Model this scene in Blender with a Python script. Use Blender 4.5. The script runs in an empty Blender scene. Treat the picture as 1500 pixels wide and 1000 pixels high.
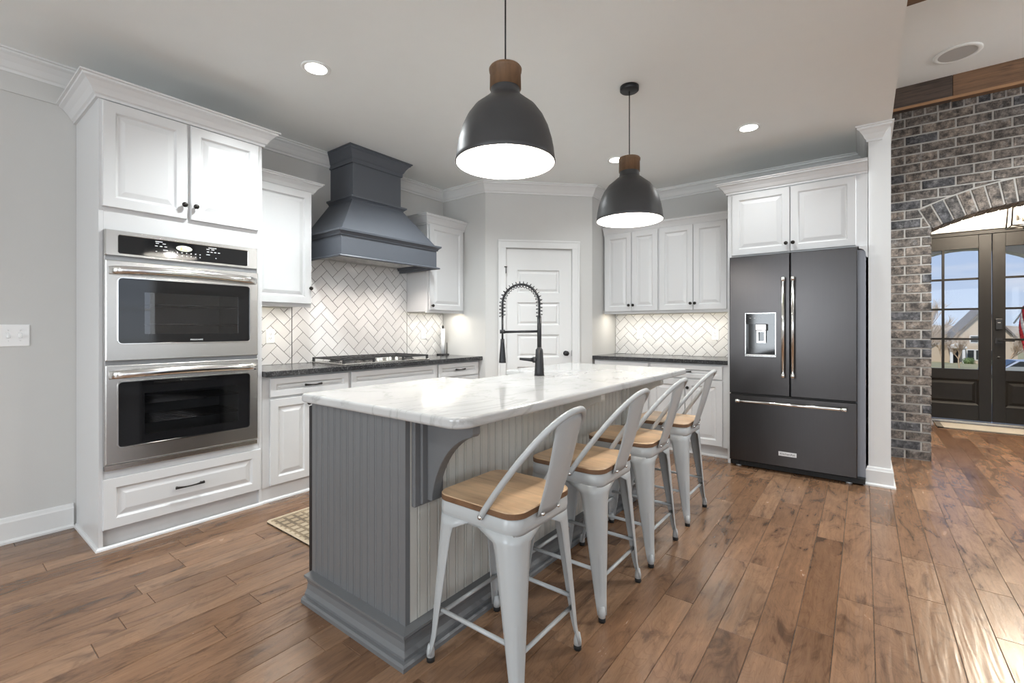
import bpy, bmesh, math, random
from mathutils import Vector, Matrix
PI = math.pi
random.seed(7)
SC = bpy.context.scene
COL = SC.collection

# ------------------------------------------------------------------ camera, view, world, light
F_PX, YAW, CY, H = 674.4, math.radians(37.43), 481.6, 1.22
cam_d = bpy.data.cameras.new('camera'); cam = bpy.data.objects.new('camera', cam_d); COL.objects.link(cam)
cam_d.sensor_fit = 'HORIZONTAL'; cam_d.sensor_width = 36.0
cam_d.lens = 36.0 * F_PX / 1500.0
cam_d.shift_y = (CY - 500.0) / 1500.0
cam_d.clip_start = 0.05; cam_d.clip_end = 400
cam.location = (0, 0, H)
cam.rotation_euler = (PI / 2, 0, YAW - PI / 2)
SC.camera = cam
SC.view_settings.view_transform = 'Standard'
SC.view_settings.look = 'None'
SC.view_settings.exposure = 1.06
SC.view_settings.gamma = 1.0
SC.view_settings.use_curve_mapping = False
SC.cycles.use_denoising = True
SC.cycles.max_bounces = 10
SC.cycles.diffuse_bounces = 6
SC.cycles.glossy_bounces = 4
SC.cycles.transparent_max_bounces = 12
SC.cycles.sample_clamp_indirect = 6.0
SC.cycles.caustics_reflective = False
SC.cycles.caustics_refractive = False

world = bpy.data.worlds.new('sky'); SC.world = world; world.use_nodes = True
wn = world.node_tree.nodes; wl = world.node_tree.links
wn.clear()
w_out = wn.new('ShaderNodeOutputWorld'); w_bg = wn.new('ShaderNodeBackground')
w_tc = wn.new('ShaderNodeTexCoord'); w_sep = wn.new('ShaderNodeSeparateXYZ')
w_ramp = wn.new('ShaderNodeValToRGB'); w_noise = wn.new('ShaderNodeTexNoise'); w_map = wn.new('ShaderNodeMapping')
w_cr = wn.new('ShaderNodeValToRGB'); w_mix = wn.new('ShaderNodeMixRGB')
wl.new(w_tc.outputs['Generated'], w_sep.inputs[0]); wl.new(w_sep.outputs['Z'], w_ramp.inputs[0])
w_ramp.color_ramp.elements[0].position = 0.0; w_ramp.color_ramp.elements[0].color = (0.66, 0.78, 0.98, 1)
w_ramp.color_ramp.elements[1].position = 0.45; w_ramp.color_ramp.elements[1].color = (0.20, 0.42, 0.95, 1)
w_map.inputs['Scale'].default_value = (3, 3, 14)
wl.new(w_tc.outputs['Generated'], w_map.inputs[0]); wl.new(w_map.outputs[0], w_noise.inputs['Vector'])
w_noise.inputs['Scale'].default_value = 1.6; w_noise.inputs['Detail'].default_value = 6
w_cr.color_ramp.elements[0].position = 0.52; w_cr.color_ramp.elements[0].color = (0, 0, 0, 1)
w_cr.color_ramp.elements[1].position = 0.75; w_cr.color_ramp.elements[1].color = (0.75, 0.75, 0.75, 1)
wl.new(w_noise.outputs['Fac'], w_cr.inputs[0]); wl.new(w_cr.outputs[0], w_mix.inputs[0])
wl.new(w_ramp.outputs[0], w_mix.inputs[1]); w_mix.inputs[2].default_value = (0.95, 0.95, 1.0, 1)
wl.new(w_mix.outputs[0], w_bg.inputs[0]); w_bg.inputs[1].default_value = 0.42
wl.new(w_bg.outputs[0], w_out.inputs[0])

def lamp(name, kind, loc, power, color=(1, 1, 1), rot=(0, 0, 0), **kw):
    d = bpy.data.lights.new(name, kind); d.energy = power; d.color = color
    for k, v in kw.items(): setattr(d, k, v)
    o = bpy.data.objects.new(name, d); COL.objects.link(o)
    o.location = loc; o.rotation_euler = rot
    return o
# sun: behind the house, lighting the street side that the front doors look out on
SUN = lamp('sun', 'SUN', (-20, 5, 20), 1.7, (1.0, 0.93, 0.82), angle=0.009)
SUN.rotation_euler = Vector((math.cos(math.radians(50)) * .97, -math.cos(math.radians(50)) * .25, -math.sin(math.radians(50)))).to_track_quat('-Z', 'Y').to_euler()
# daylight entering at the window openings of the living area behind the camera
DAY = (0.88, 0.95, 1.0)
WIN_REAR = [(-2.9, -1.3), (-0.6, 1.0), (1.7, 3.3)]       # x ranges of windows in the wall at y = -6
for i, (a, b) in enumerate(WIN_REAR):
    lamp('daylight', 'AREA', ((a + b) / 2, -5.93, 1.65), (10, 10, 6)[i], DAY, (PI / 2, 0, 0), shape='RECTANGLE', size=b - a, size_y=2.1)
WIN_SIDE = [(-5.0, -3.6), (-2.9, -1.5), (0.6, 2.2)]       # y ranges of windows in the wall at x = -4
for i, (a, b) in enumerate(WIN_SIDE):
    lamp('daylight', 'AREA', (-3.93, (a + b) / 2, 1.6), (26, 30, 48)[i], DAY, (PI / 2, 0, -PI / 2), shape='RECTANGLE', size=b - a, size_y=1.8)

# ------------------------------------------------------------------ materials
def nodes_of(m):
    return m.node_tree.nodes, m.node_tree.links, m.node_tree.nodes['Principled BSDF']
def mat(name, color, rough=0.5, metal=0.0, spec=0.5, noise=0.0, nscale=8.0, stretch=(1, 1, 1), bump=0.0, bscale=60.0, coat=0.0, emit=None, estr=0.0, aniso=0.0):
    m = bpy.data.materials.new(name); m.use_nodes = True
    N, L, b = nodes_of(m)
    b.inputs['Base Color'].default_value = (*color, 1); b.inputs['Roughness'].default_value = rough
    b.inputs['Metallic'].default_value = metal; b.inputs['Specular IOR Level'].default_value = spec
    b.inputs['Coat Weight'].default_value = coat
    if aniso: b.inputs['Anisotropic'].default_value = aniso
    if emit:
        b.inputs['Emission Color'].default_value = (*emit, 1); b.inputs['Emission Strength'].default_value = estr
    tc = N.new('ShaderNodeTexCoord')
    mp = N.new('ShaderNodeMapping'); mp.inputs['Scale'].default_value = stretch
    L.new(tc.outputs['Object'], mp.inputs[0])
    nz = N.new('ShaderNodeTexNoise'); nz.inputs['Scale'].default_value = nscale; nz.inputs['Detail'].default_value = 4
    L.new(mp.outputs[0], nz.inputs['Vector'])
    if noise:
        mx = N.new('ShaderNodeMixRGB'); mx.blend_type = 'MIX'
        mx.inputs[1].default_value = (*[c * (1 - noise) for c in color], 1)
        mx.inputs[2].default_value = (*[min(1, c * (1 + noise)) for c in color], 1)
        L.new(nz.outputs['Fac'], mx.inputs[0]); L.new(mx.outputs[0], b.inputs['Base Color'])
    if bump:
        nb = N.new('ShaderNodeTexNoise'); nb.inputs['Scale'].default_value = bscale; nb.inputs['Detail'].default_value = 3
        L.new(mp.outputs[0], nb.inputs['Vector'])
        bp = N.new('ShaderNodeBump'); bp.inputs['Strength'].default_value = bump; bp.inputs['Distance'].default_value = 0.01
        L.new(nb.outputs['Fac'], bp.inputs['Height']); L.new(bp.outputs[0], b.inputs['Normal'])
    return m

M = {}
M['wall'] = mat('wall_paint', (0.585, 0.58, 0.562), 0.6, noise=0.015, bump=0.05, bscale=250)
M['ceil'] = mat('ceiling_paint', (0.885, 0.91, 0.90), 0.7, noise=0.015, bump=0.06, bscale=250)
M['trim'] = mat('trim_paint', (0.72, 0.72, 0.71), 0.35, noise=0.01)
M['cab'] = mat('cabinet_paint', (0.665, 0.667, 0.668), 0.32, noise=0.012, nscale=3)
M['gray'] = mat('island_gray_paint', (0.143, 0.146, 0.150), 0.34, noise=0.05, nscale=5)
M['greige'] = mat('island_cream', (0.57, 0.56, 0.52), 0.38, noise=0.03, nscale=5)  # paler tone for the beadboard front and the two farther corbels
M['hood'] = mat('hood_gray_paint', (0.092, 0.101, 0.118), 0.42, noise=0.04, nscale=4)
M['black'] = mat('matte_black_metal', (0.018, 0.018, 0.020), 0.42, metal=0.3, noise=0.1)
M['bronze'] = mat('dark_bronze', (0.035, 0.031, 0.028), 0.38, metal=0.8, noise=0.2, nscale=60)
M['rubber'] = mat('black_rubber', (0.012, 0.012, 0.012), 0.7, noise=0.1)
M['steel'] = mat('brushed_steel', (0.62, 0.605, 0.58), 0.27, metal=1.0, noise=0.06, nscale=3, stretch=(1, 1, 60), bump=0.03, bscale=40)
M['steel_bright'] = mat('polished_steel', (0.78, 0.77, 0.75), 0.16, metal=1.0, noise=0.03)
M['darksteel'] = mat('black_stainless', (0.075, 0.071, 0.071), 0.30, metal=1.0, noise=0.05, nscale=3, stretch=(60, 60, 1), bump=0.02, bscale=30)
M['fridge_side'] = mat('fridge_side_paint', (0.27, 0.28, 0.31), 0.45, metal=0.2, noise=0.04)
M['blackglass'] = mat('black_glass', (0.010, 0.010, 0.011), 0.06, spec=0.6, noise=0.05)
M['ovencav'] = mat('oven_cavity_enamel', (0.26, 0.265, 0.27), 0.4, noise=0.15)
M['rackmetal'] = mat('oven_rack_chrome', (0.6, 0.6, 0.6), 0.25, metal=1.0, noise=0.05)
M['stool'] = mat('stool_white_enamel', (0.42, 0.433, 0.435), 0.33, noise=0.02, nscale=6, coat=0.15)
M['plastic'] = mat('white_plastic', (0.85, 0.85, 0.84), 0.35, noise=0.01)
M['slot'] = mat('socket_slot', (0.05, 0.05, 0.05), 0.6, noise=0.1)
M['shade_out'] = mat('shade_dark_gray', (0.058, 0.058, 0.060), 0.42, metal=0.25, noise=0.05)
M['shade_in'] = mat('shade_white_inside', (0.90, 0.89, 0.87), 0.5, noise=0.01)
M['paper'] = mat('paper_towel', (0.88, 0.88, 0.87), 0.9, noise=0.02, bump=0.1)
M['grate'] = mat('cast_iron', (0.022, 0.022, 0.023), 0.55, noise=0.2, bump=0.1, bscale=200)
M['sink'] = mat('white_fireclay', (0.86, 0.86, 0.84), 0.2, noise=0.01)
M['doorblk'] = mat('entry_door_espresso', (0.010, 0.0085, 0.0075), 0.48, spec=0.3, noise=0.15, nscale=4, stretch=(6, 6, 1))
M['cream'] = mat('cream_stucco', (0.74, 0.70, 0.62), 0.8, noise=0.03, bump=0.1)
M['mortar'] = mat('mortar', (0.42, 0.395, 0.365), 0.95, noise=0.12, nscale=25, bump=0.3, bscale=120)
M['grout'] = mat('dark_grout', (0.075, 0.07, 0.068), 0.9, noise=0.1)
M['bulb'] = mat('lit_bulb', (1, 1, 1), 0.5, emit=(1.0, 0.90, 0.76), estr=28.0)
M['can'] = mat('lit_downlight', (1, 1, 1), 0.5, emit=(1.0, 0.94, 0.86), estr=14.0)
M['ledbar'] = mat('lit_led_bar', (1, 1, 1), 0.5, emit=(1.0, 0.86, 0.62), estr=6.0)
M['display'] = mat('lit_display', (0.8, 0.82, 0.7), 0.4, emit=(0.85, 0.9, 0.65), estr=0.25)
M['digit'] = mat('lit_digits', (0.35, 0.5, 0.02), 0.5, emit=(0.45, 0.75, 0.02), estr=0.6)
M['print'] = mat('white_print', (0.75, 0.75, 0.75), 0.6, noise=0.02)
M['badge'] = mat('badge_silver', (0.72, 0.72, 0.72), 0.35, metal=0.4, noise=0.02)
M['tan_trim'] = mat('tan_wood_edge', (0.36, 0.20, 0.10), 0.6, noise=0.25, nscale=6, stretch=(1, 1, 12))
M['asphalt'] = mat('asphalt', (0.22, 0.22, 0.22), 0.9, noise=0.15, nscale=3)
M['lawn'] = mat('winter_lawn', (0.30, 0.27, 0.14), 0.95, noise=0.35, nscale=1.5)
M['siding'] = mat('tan_siding', (0.52, 0.43, 0.33), 0.85, noise=0.08, nscale=1.5, stretch=(1, 1, 12))
M['roof'] = mat('roof_shingle', (0.16, 0.14, 0.13), 0.9, noise=0.25, nscale=5)
M['bark'] = mat('bark', (0.46, 0.34, 0.23), 0.9, noise=0.3, nscale=4)
M['leafgreen'] = mat('evergreen', (0.12, 0.17, 0.06), 0.9, noise=0.5, nscale=6)
M['red'] = mat('flag_red', (0.55, 0.03, 0.04), 0.8, noise=0.1)
M['flagwhite'] = mat('flag_white', (0.8, 0.8, 0.8), 0.8, noise=0.03)
M['navy'] = mat('flag_blue', (0.02, 0.03, 0.15), 0.8, noise=0.1)
M['carpaint'] = mat('silver_car_paint', (0.5, 0.52, 0.54), 0.25, metal=0.6, noise=0.03)
M['carglass'] = mat('car_glass', (0.03, 0.035, 0.04), 0.08, noise=0.05)

def glass_mat(name, tint=(1, 1, 1), refl=0.10, ior=1.5):
    m = bpy.data.materials.new(name); m.use_nodes = True
    N = m.node_tree.nodes; L = m.node_tree.links; N.clear()
    o = N.new('ShaderNodeOutputMaterial'); mx = N.new('ShaderNodeMixShader')
    t = N.new('ShaderNodeBsdfTransparent'); g = N.new('ShaderNodeBsdfGlossy'); fr = N.new('ShaderNodeFresnel')
    t.inputs[0].default_value = (*tint, 1); g.inputs['Roughness'].default_value = 0.01
    fr.inputs[0].default_value = ior
    ad = N.new('ShaderNodeMath'); ad.operation = 'ADD'; ad.inputs[1].default_value = refl
    ad.use_clamp = True
    L.new(fr.outputs[0], ad.inputs[0]); L.new(ad.outputs[0], mx.inputs[0])
    L.new(t.outputs[0], mx.inputs[1]); L.new(g.outputs[0], mx.inputs[2]); L.new(mx.outputs[0], o.inputs[0])
    return m
M['glass'] = glass_mat('clear_pane', (0.98, 0.985, 0.985), 0.0, 1.2)
M['ovenglass'] = glass_mat('tinted_oven_glass', (0.72, 0.72, 0.73), 0.04)
M['lampglass'] = glass_mat('lantern_glass', (0.98, 0.97, 0.95), 0.0)

def attr_node(N, name='rnd'):
    a = N.new('ShaderNodeAttribute'); a.attribute_type = 'GEOMETRY'; a.attribute_name = name
    return a
def ramp(N, stops):
    r = N.new('ShaderNodeValToRGB'); e = r.color_ramp.elements
    e[0].position, e[0].color = stops[0][0], (*stops[0][1], 1)
    e[1].position, e[1].color = stops[-1][0], (*stops[-1][1], 1)
    for p, c in stops[1:-1]:
        x = e.new(p); x.color = (*c, 1)
    return r
def offset_coords(N, L, scale, k=37.0):
    """object position, scaled, shifted by the piece's own random number"""
    tc = N.new('ShaderNodeTexCoord'); a = attr_node(N)
    mu = N.new('ShaderNodeMath'); mu.operation = 'MULTIPLY'; mu.inputs[1].default_value = k
    L.new(a.outputs['Fac'], mu.inputs[0])
    cb = N.new('ShaderNodeCombineXYZ'); L.new(mu.outputs[0], cb.inputs[0]); L.new(mu.outputs[0], cb.inputs[1]); L.new(mu.outputs[0], cb.inputs[2])
    ad = N.new('ShaderNodeVectorMath'); ad.operation = 'ADD'
    L.new(tc.outputs['Object'], ad.inputs[0]); L.new(cb.outputs[0], ad.inputs[1])
    mp = N.new('ShaderNodeMapping'); mp.inputs['Scale'].default_value = scale
    L.new(ad.outputs[0], mp.inputs[0])
    return mp, a
def wood_mat(name, stops, grain=(1.2, 16, 16), gscale=2.5, blotch=(0.5, 2.0, 2.0), rough=(0.26, 0.42), gmix=0.55, bump=0.12, ripple=0.0, dark=0.5, axis='x'):
    m = bpy.data.materials.new(name); m.use_nodes = True
    N, L, b = nodes_of(m)
    mp, a = offset_coords(N, L, grain)
    n1 = N.new('ShaderNodeTexNoise'); n1.inputs['Scale'].default_value = gscale; n1.inputs['Detail'].default_value = 8; n1.inputs['Roughness'].default_value = 0.65; n1.inputs['Distortion'].default_value = 0.6
    L.new(mp.outputs[0], n1.inputs['Vector'])
    mp2, _ = offset_coords(N, L, blotch)
    n2 = N.new('ShaderNodeTexNoise'); n2.inputs['Scale'].default_value = 3.0; n2.inputs['Detail'].default_value = 5; n2.inputs['Distortion'].default_value = 1.0
    L.new(mp2.outputs[0], n2.inputs['Vector'])
    cr = ramp(N, stops); L.new(a.outputs['Fac'], cr.inputs[0])
    g = ramp(N, [(0.32, (dark, dark, dark)), (0.5, (0.9, 0.9, 0.9)), (0.7, (1.15, 1.12, 1.08))]); L.new(n1.outputs['Fac'], g.inputs[0])
    g2 = ramp(N, [(0.30, (0.55, 0.50, 0.48)), (0.48, (0.95, 0.95, 0.95)), (0.7, (1.22, 1.18, 1.12))]); L.new(n2.outputs['Fac'], g2.inputs[0])
    m1 = N.new('ShaderNodeMixRGB'); m1.blend_type = 'MULTIPLY'; m1.inputs[0].default_value = gmix
    L.new(cr.outputs[0], m1.inputs[1]); L.new(g.outputs[0], m1.inputs[2])
    m2 = N.new('ShaderNodeMixRGB'); m2.blend_type = 'MULTIPLY'; m2.inputs[0].default_value = 0.75
    L.new(m1.outputs[0], m2.inputs[1]); L.new(g2.outputs[0], m2.inputs[2])
    L.new(m2.outputs[0], b.inputs['Base Color'])
    mr = N.new('ShaderNodeMapRange'); mr.inputs['To Min'].default_value = rough[0]; mr.inputs['To Max'].default_value = rough[1]
    L.new(n2.outputs['Fac'], mr.inputs['Value']); L.new(mr.outputs[0], b.inputs['Roughness'])
    bp = N.new('ShaderNodeBump'); bp.inputs['Strength'].default_value = bump; bp.inputs['Distance'].default_value = 0.004
    L.new(n1.outputs['Fac'], bp.inputs['Height'])
    if ripple:
        mp3, _ = offset_coords(N, L, (9, 2.2, 1))
        n3 = N.new('ShaderNodeTexNoise'); n3.inputs['Scale'].default_value = 1.6; n3.inputs['Detail'].default_value = 1
        L.new(mp3.outputs[0], n3.inputs['Vector'])
        b2 = N.new('ShaderNodeBump'); b2.inputs['Strength'].default_value = ripple; b2.inputs['Distance'].default_value = 0.01
        L.new(n3.outputs['Fac'], b2.inputs['Height']); L.new(bp.outputs[0], b2.inputs['Normal']); L.new(b2.outputs[0], b.inputs['Normal'])
    else:
        L.new(bp.outputs[0], b.inputs['Normal'])
    return m
def floor_mat():
    m = bpy.data.materials.new('hand_scraped_planks'); m.use_nodes = True
    N, L, b = nodes_of(m)
    def nz(scale, sc, det, dist=0.0, rough=0.6):
        mp, a = offset_coords(N, L, scale)
        n = N.new('ShaderNodeTexNoise'); n.inputs['Scale'].default_value = sc; n.inputs['Detail'].default_value = det
        n.inputs['Distortion'].default_value = dist; n.inputs['Roughness'].default_value = rough
        L.new(mp.outputs[0], n.inputs['Vector']); return n.outputs['Fac'], a
    def mul(c1, c2, f):
        x = N.new('ShaderNodeMixRGB'); x.blend_type = 'MULTIPLY'; x.inputs[0].default_value = f
        L.new(c1, x.inputs[1]); L.new(c2, x.inputs[2]); return x.outputs[0]
    fine, a = nz((1.6, 22, 1), 3.0, 8, 0.4, 0.7)
    base = ramp(N, [(0.0, (0.150, 0.080, 0.043)), (0.5, (0.208, 0.116, 0.066)), (1.0, (0.270, 0.160, 0.096))]); L.new(a.outputs['Fac'], base.inputs[0])
    g1 = ramp(N, [(0.3, (0.72, 0.70, 0.69)), (0.5, (0.98, 0.98, 0.98)), (0.72, (1.16, 1.14, 1.10))]); L.new(fine, g1.inputs[0])
    # growth-ring figure: contour lines of a slow noise
    slow, _ = nz((1.3, 5.0, 1), 1.5, 2, 0.8)
    k = N.new('ShaderNodeMath'); k.operation = 'MULTIPLY'; k.inputs[1].default_value = 26.0; L.new(slow, k.inputs[0])
    fr = N.new('ShaderNodeMath'); fr.operation = 'FRACT'; L.new(k.outputs[0], fr.inputs[0])
    g2 = ramp(N, [(0.0, (0.84, 0.82, 0.80)), (0.25, (1.0, 1.0, 1.0)), (0.8, (1.02, 1.02, 1.02)), (1.0, (1.07, 1.06, 1.04))]); L.new(fr.outputs[0], g2.inputs[0])
    smoke, _ = nz((1.6, 4.5, 1), 2.2, 5, 1.2, 0.62)
    g3 = ramp(N, [(0.32, (0.42, 0.41, 0.42)), (0.46, (0.90, 0.89, 0.88)), (0.60, (1.05, 1.04, 1.02)), (0.75, (1.22, 1.17, 1.10))]); L.new(smoke, g3.inputs[0])
    c = mul(mul(mul(base.outputs[0], g1.outputs[0], 0.8), g2.outputs[0], 0.9), g3.outputs[0], 0.9)
    L.new(c, b.inputs['Base Color'])
    mr = N.new('ShaderNodeMapRange'); mr.inputs['To Min'].default_value = 0.14; mr.inputs['To Max'].default_value = 0.33
    L.new(smoke, mr.inputs['Value']); L.new(mr.outputs[0], b.inputs['Roughness'])
    b.inputs['Specular IOR Level'].default_value = 0.6
    rip, _ = nz((2.2, 24, 1), 1.5, 1, 0.3)
    b1 = N.new('ShaderNodeBump'); b1.inputs['Strength'].default_value = 0.10; b1.inputs['Distance'].default_value = 0.004; L.new(fine, b1.inputs['Height'])
    b2 = N.new('ShaderNodeBump'); b2.inputs['Strength'].default_value = 0.22; b2.inputs['Distance'].default_value = 0.008; L.new(rip, b2.inputs['Height'])
    L.new(b1.outputs[0], b2.inputs['Normal']); L.new(b2.outputs[0], b.inputs['Normal'])
    return m
M['floor'] = floor_mat()
M['seatwood'] = wood_mat('seat_wood', [(0.0, (0.54, 0.365, 0.22)), (1.0, (0.60, 0.415, 0.255))], grain=(14, 1.2, 14), gscale=3.0, blotch=(3, 1, 3), rough=(0.32, 0.45), dark=0.6, bump=0.08)
M['seatedge'] = wood_mat('seat_wood_edge', [(0.0, (0.15, 0.075, 0.035)), (1.0, (0.19, 0.10, 0.05))], grain=(6, 6, 14), rough=(0.5, 0.6), bump=0.06)
M['capwood'] = wood_mat('lamp_cap_wood', [(0.0, (0.17, 0.095, 0.05)), (1.0, (0.20, 0.115, 0.062))], grain=(14, 14, 2), gscale=3.0, rough=(0.45, 0.6), bump=0.1)
M['beam'] = wood_mat('reclaimed_beam', [(0.0, (0.085, 0.066, 0.058)), (0.5, (0.14, 0.085, 0.055)), (1.0, (0.24, 0.135, 0.075))], grain=(16, 1.0, 16), gscale=3.5, blotch=(2, .7, 2), rough=(0.6, 0.8), dark=0.3, gmix=0.8, bump=0.35)

def tile_mat():
    m = bpy.data.materials.new('glossy_white_tile'); m.use_nodes = True
    N, L, b = nodes_of(m)
    a = attr_node(N); r = ramp(N, [(0, (0.69, 0.685, 0.672)), (1, (0.77, 0.766, 0.757))]); L.new(a.outputs['Fac'], r.inputs[0])
    L.new(r.outputs[0], b.inputs['Base Color']); b.inputs['Roughness'].default_value = 0.13
    tc = N.new('ShaderNodeTexCoord'); nz = N.new('ShaderNodeTexNoise'); nz.inputs['Scale'].default_value = 16
    L.new(tc.outputs['Object'], nz.inputs['Vector'])
    bp = N.new('ShaderNodeBump'); bp.inputs['Strength'].default_value = 0.06; bp.inputs['Distance'].default_value = 0.01
    L.new(nz.outputs['Fac'], bp.inputs['Height']); L.new(bp.outputs[0], b.inputs['Normal'])
    return m
M['tile'] = tile_mat()
def brick_mat():
    m = bpy.data.materials.new('weathered_brick'); m.use_nodes = True
    N, L, b = nodes_of(m)
    mp, a = offset_coords(N, L, (1, 1, 1))
    base = ramp(N, [(0.0, (0.065, 0.068, 0.078)), (0.14, (0.09, 0.082, 0.078)), (0.4, (0.110, 0.094, 0.083)), (0.7, (0.145, 0.120, 0.102)), (0.9, (0.175, 0.146, 0.125)), (1.0, (0.29, 0.27, 0.26))])
    L.new(a.outputs['Fac'], base.inputs[0])
    n1 = N.new('ShaderNodeTexNoise'); n1.inputs['Scale'].default_value = 18; n1.inputs['Detail'].default_value = 7; n1.inputs['Roughness'].default_value = 0.78
    L.new(mp.outputs[0], n1.inputs['Vector'])
    sp = ramp(N, [(0.40, (0.22, 0.21, 0.22)), (0.475, (0.75, 0.74, 0.73)), (0.535, (1.2, 1.17, 1.13)), (0.61, (2.1, 2.05, 2.0))]); L.new(n1.outputs['Fac'], sp.inputs[0])
    mx = N.new('ShaderNodeMixRGB'); mx.blend_type = 'MULTIPLY'; mx.inputs[0].default_value = 0.95
    L.new(base.outputs[0], mx.inputs[1]); L.new(sp.outputs[0], mx.inputs[2])
    n2 = N.new('ShaderNodeTexNoise'); n2.inputs['Scale'].default_value = 11; n2.inputs['Detail'].default_value = 8; n2.inputs['Roughness'].default_value = 0.75
    L.new(mp.outputs[0], n2.inputs['Vector'])
    wr = ramp(N, [(0.56, (0, 0, 0)), (0.68, (0.6, 0.6, 0.6))]); L.new(n2.outputs['Fac'], wr.inputs[0])
    m2 = N.new('ShaderNodeMixRGB'); L.new(wr.outputs[0], m2.inputs[0]); L.new(mx.outputs[0], m2.inputs[1]); m2.inputs[2].default_value = (0.36, 0.345, 0.335, 1)
    L.new(m2.outputs[0], b.inputs['Base Color'])
    b.inputs['Roughness'].default_value = 0.85
    bp = N.new('ShaderNodeBump'); bp.inputs['Strength'].default_value = 0.5; bp.inputs['Distance'].default_value = 0.006
    L.new(n1.outputs['Fac'], bp.inputs['Height']); L.new(bp.outputs[0], b.inputs['Normal'])
    return m
M['brick'] = brick_mat()
def stone_mat(name, c0, c1, vein, vs=1.2, width=0.035, rough=0.12, speck=0.0, bump=0.0):
    m = bpy.data.materials.new(name); m.use_nodes = True
    N, L, b = nodes_of(m)
    tc = N.new('ShaderNodeTexCoord')
    n0 = N.new('ShaderNodeTexNoise'); n0.inputs['Scale'].default_value = 3.5; n0.inputs['Detail'].default_value = 6; L.new(tc.outputs['Object'], n0.inputs['Vector'])
    cr = ramp(N, [(0.3, c0), (0.7, c1)]); L.new(n0.outputs['Fac'], cr.inputs[0])
    n1 = N.new('ShaderNodeTexNoise'); n1.inputs['Scale'].default_value = vs; n1.inputs['Detail'].default_value = 7; n1.inputs['Distortion'].default_value = 1.4; n1.inputs['Roughness'].default_value = 0.6
    mp = N.new('ShaderNodeMapping'); mp.inputs['Rotation'].default_value = (0, 0, 0.5); mp.inputs['Scale'].default_value = (1, 2.2, 1)
    L.new(tc.outputs['Object'], mp.inputs[0]); L.new(mp.outputs[0], n1.inputs['Vector'])
    v = ramp(N, [(0.5 - width, (0, 0, 0)), (0.5, (1, 1, 1)), (0.5 + width, (0, 0, 0))]); L.new(n1.outputs['Fac'], v.inputs[0])
    mx = N.new('ShaderNodeMixRGB'); L.new(v.outputs[0], mx.inputs[0]); L.new(cr.outputs[0], mx.inputs[1]); mx.inputs[2].default_value = (*vein, 1)
    L.new(mx.outputs[0], b.inputs['Base Color']); b.inputs['Roughness'].default_value = rough
    if speck:
        ns = N.new('ShaderNodeTexNoise'); ns.inputs['Scale'].default_value = 140; ns.inputs['Detail'].default_value = 2; L.new(tc.outputs['Object'], ns.inputs['Vector'])
        s = ramp(N, [(0.5, (0.5, 0.5, 0.5)), (0.66, (2.6, 2.6, 2.6))]); L.new(ns.outputs['Fac'], s.inputs[0])
        m2 = N.new('ShaderNodeMixRGB'); m2.blend_type = 'MULTIPLY'; m2.inputs[0].default_value = speck
        L.new(mx.outputs[0], m2.inputs[1]); L.new(s.outputs[0], m2.inputs[2]); L.new(m2.outputs[0], b.inputs['Base Color'])
        bp = N.new('ShaderNodeBump'); bp.inputs['Strength'].default_value = bump; bp.inputs['Distance'].default_value = 0.003
        L.new(ns.outputs['Fac'], bp.inputs['Height']); L.new(bp.outputs[0], b.inputs['Normal'])
    return m
M['quartz'] = stone_mat('white_quartz', (0.47, 0.47, 0.465), (0.52, 0.52, 0.514), (0.39, 0.386, 0.378), vs=1.1, width=0.02, rough=0.10)
M['granite'] = stone_mat('black_granite', (0.028, 0.028, 0.030), (0.05, 0.05, 0.053), (0.07, 0.07, 0.07), vs=5, rough=0.15, speck=0.8, bump=0.2)
def mat_plaid():
    m = bpy.data.materials.new('plaid_weave'); m.use_nodes = True
    N, L, b = nodes_of(m)
    tc = N.new('ShaderNodeTexCoord'); sp = N.new('ShaderNodeSeparateXYZ'); L.new(tc.outputs['Object'], sp.inputs[0])
    def bands(out, period, duty):
        d = N.new('ShaderNodeMath'); d.operation = 'DIVIDE'; d.inputs[1].default_value = period; L.new(out, d.inputs[0])
        f = N.new('ShaderNodeMath'); f.operation = 'FRACT'; L.new(d.outputs[0], f.inputs[0])
        g = N.new('ShaderNodeMath'); g.operation = 'LESS_THAN'; g.inputs[1].default_value = duty; L.new(f.outputs[0], g.inputs[0])
        return g.outputs[0]
    a = bands(sp.outputs['X'], 0.058, 0.34); c = bands(sp.outputs['Y'], 0.058, 0.34)
    a2 = bands(sp.outputs['X'], 0.35, 0.45); c2 = bands(sp.outputs['Y'], 0.35, 0.45)
    s = N.new('ShaderNodeMath'); s.operation = 'MAXIMUM'; L.new(a, s.inputs[0]); L.new(c, s.inputs[1])
    s2 = N.new('ShaderNodeMath'); s2.operation = 'ADD'; L.new(a2, s2.inputs[0]); L.new(c2, s2.inputs[1])
    h = N.new('ShaderNodeMath'); h.operation = 'MULTIPLY'; h.inputs[1].default_value = 0.22; L.new(s2.outputs[0], h.inputs[0])
    sc = N.new('ShaderNodeMath'); sc.operation = 'MULTIPLY'; sc.inputs[1].default_value = 0.55; L.new(s.outputs[0], sc.inputs[0])
    t = N.new('ShaderNodeMath'); t.operation = 'ADD'; t.use_clamp = True; L.new(sc.outputs[0], t.inputs[0]); L.new(h.outputs[0], t.inputs[1])
    r = ramp(N, [(0, (0.52, 0.43, 0.31)), (0.5, (0.30, 0.23, 0.15)), (1, (0.14, 0.105, 0.07))]); L.new(t.outputs[0], r.inputs[0])
    L.new(r.outputs[0], b.inputs['Base Color']); b.inputs['Roughness'].default_value = 0.95
    return m
M['plaid'] = mat_plaid()
M['rugedge'] = mat('rug_binding', (0.46, 0.37, 0.26), 0.9, noise=0.1, nscale=60)
M['mat_beige'] = mat('doormat_beige', (0.50, 0.45, 0.38), 0.95, noise=0.12, nscale=60)
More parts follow.
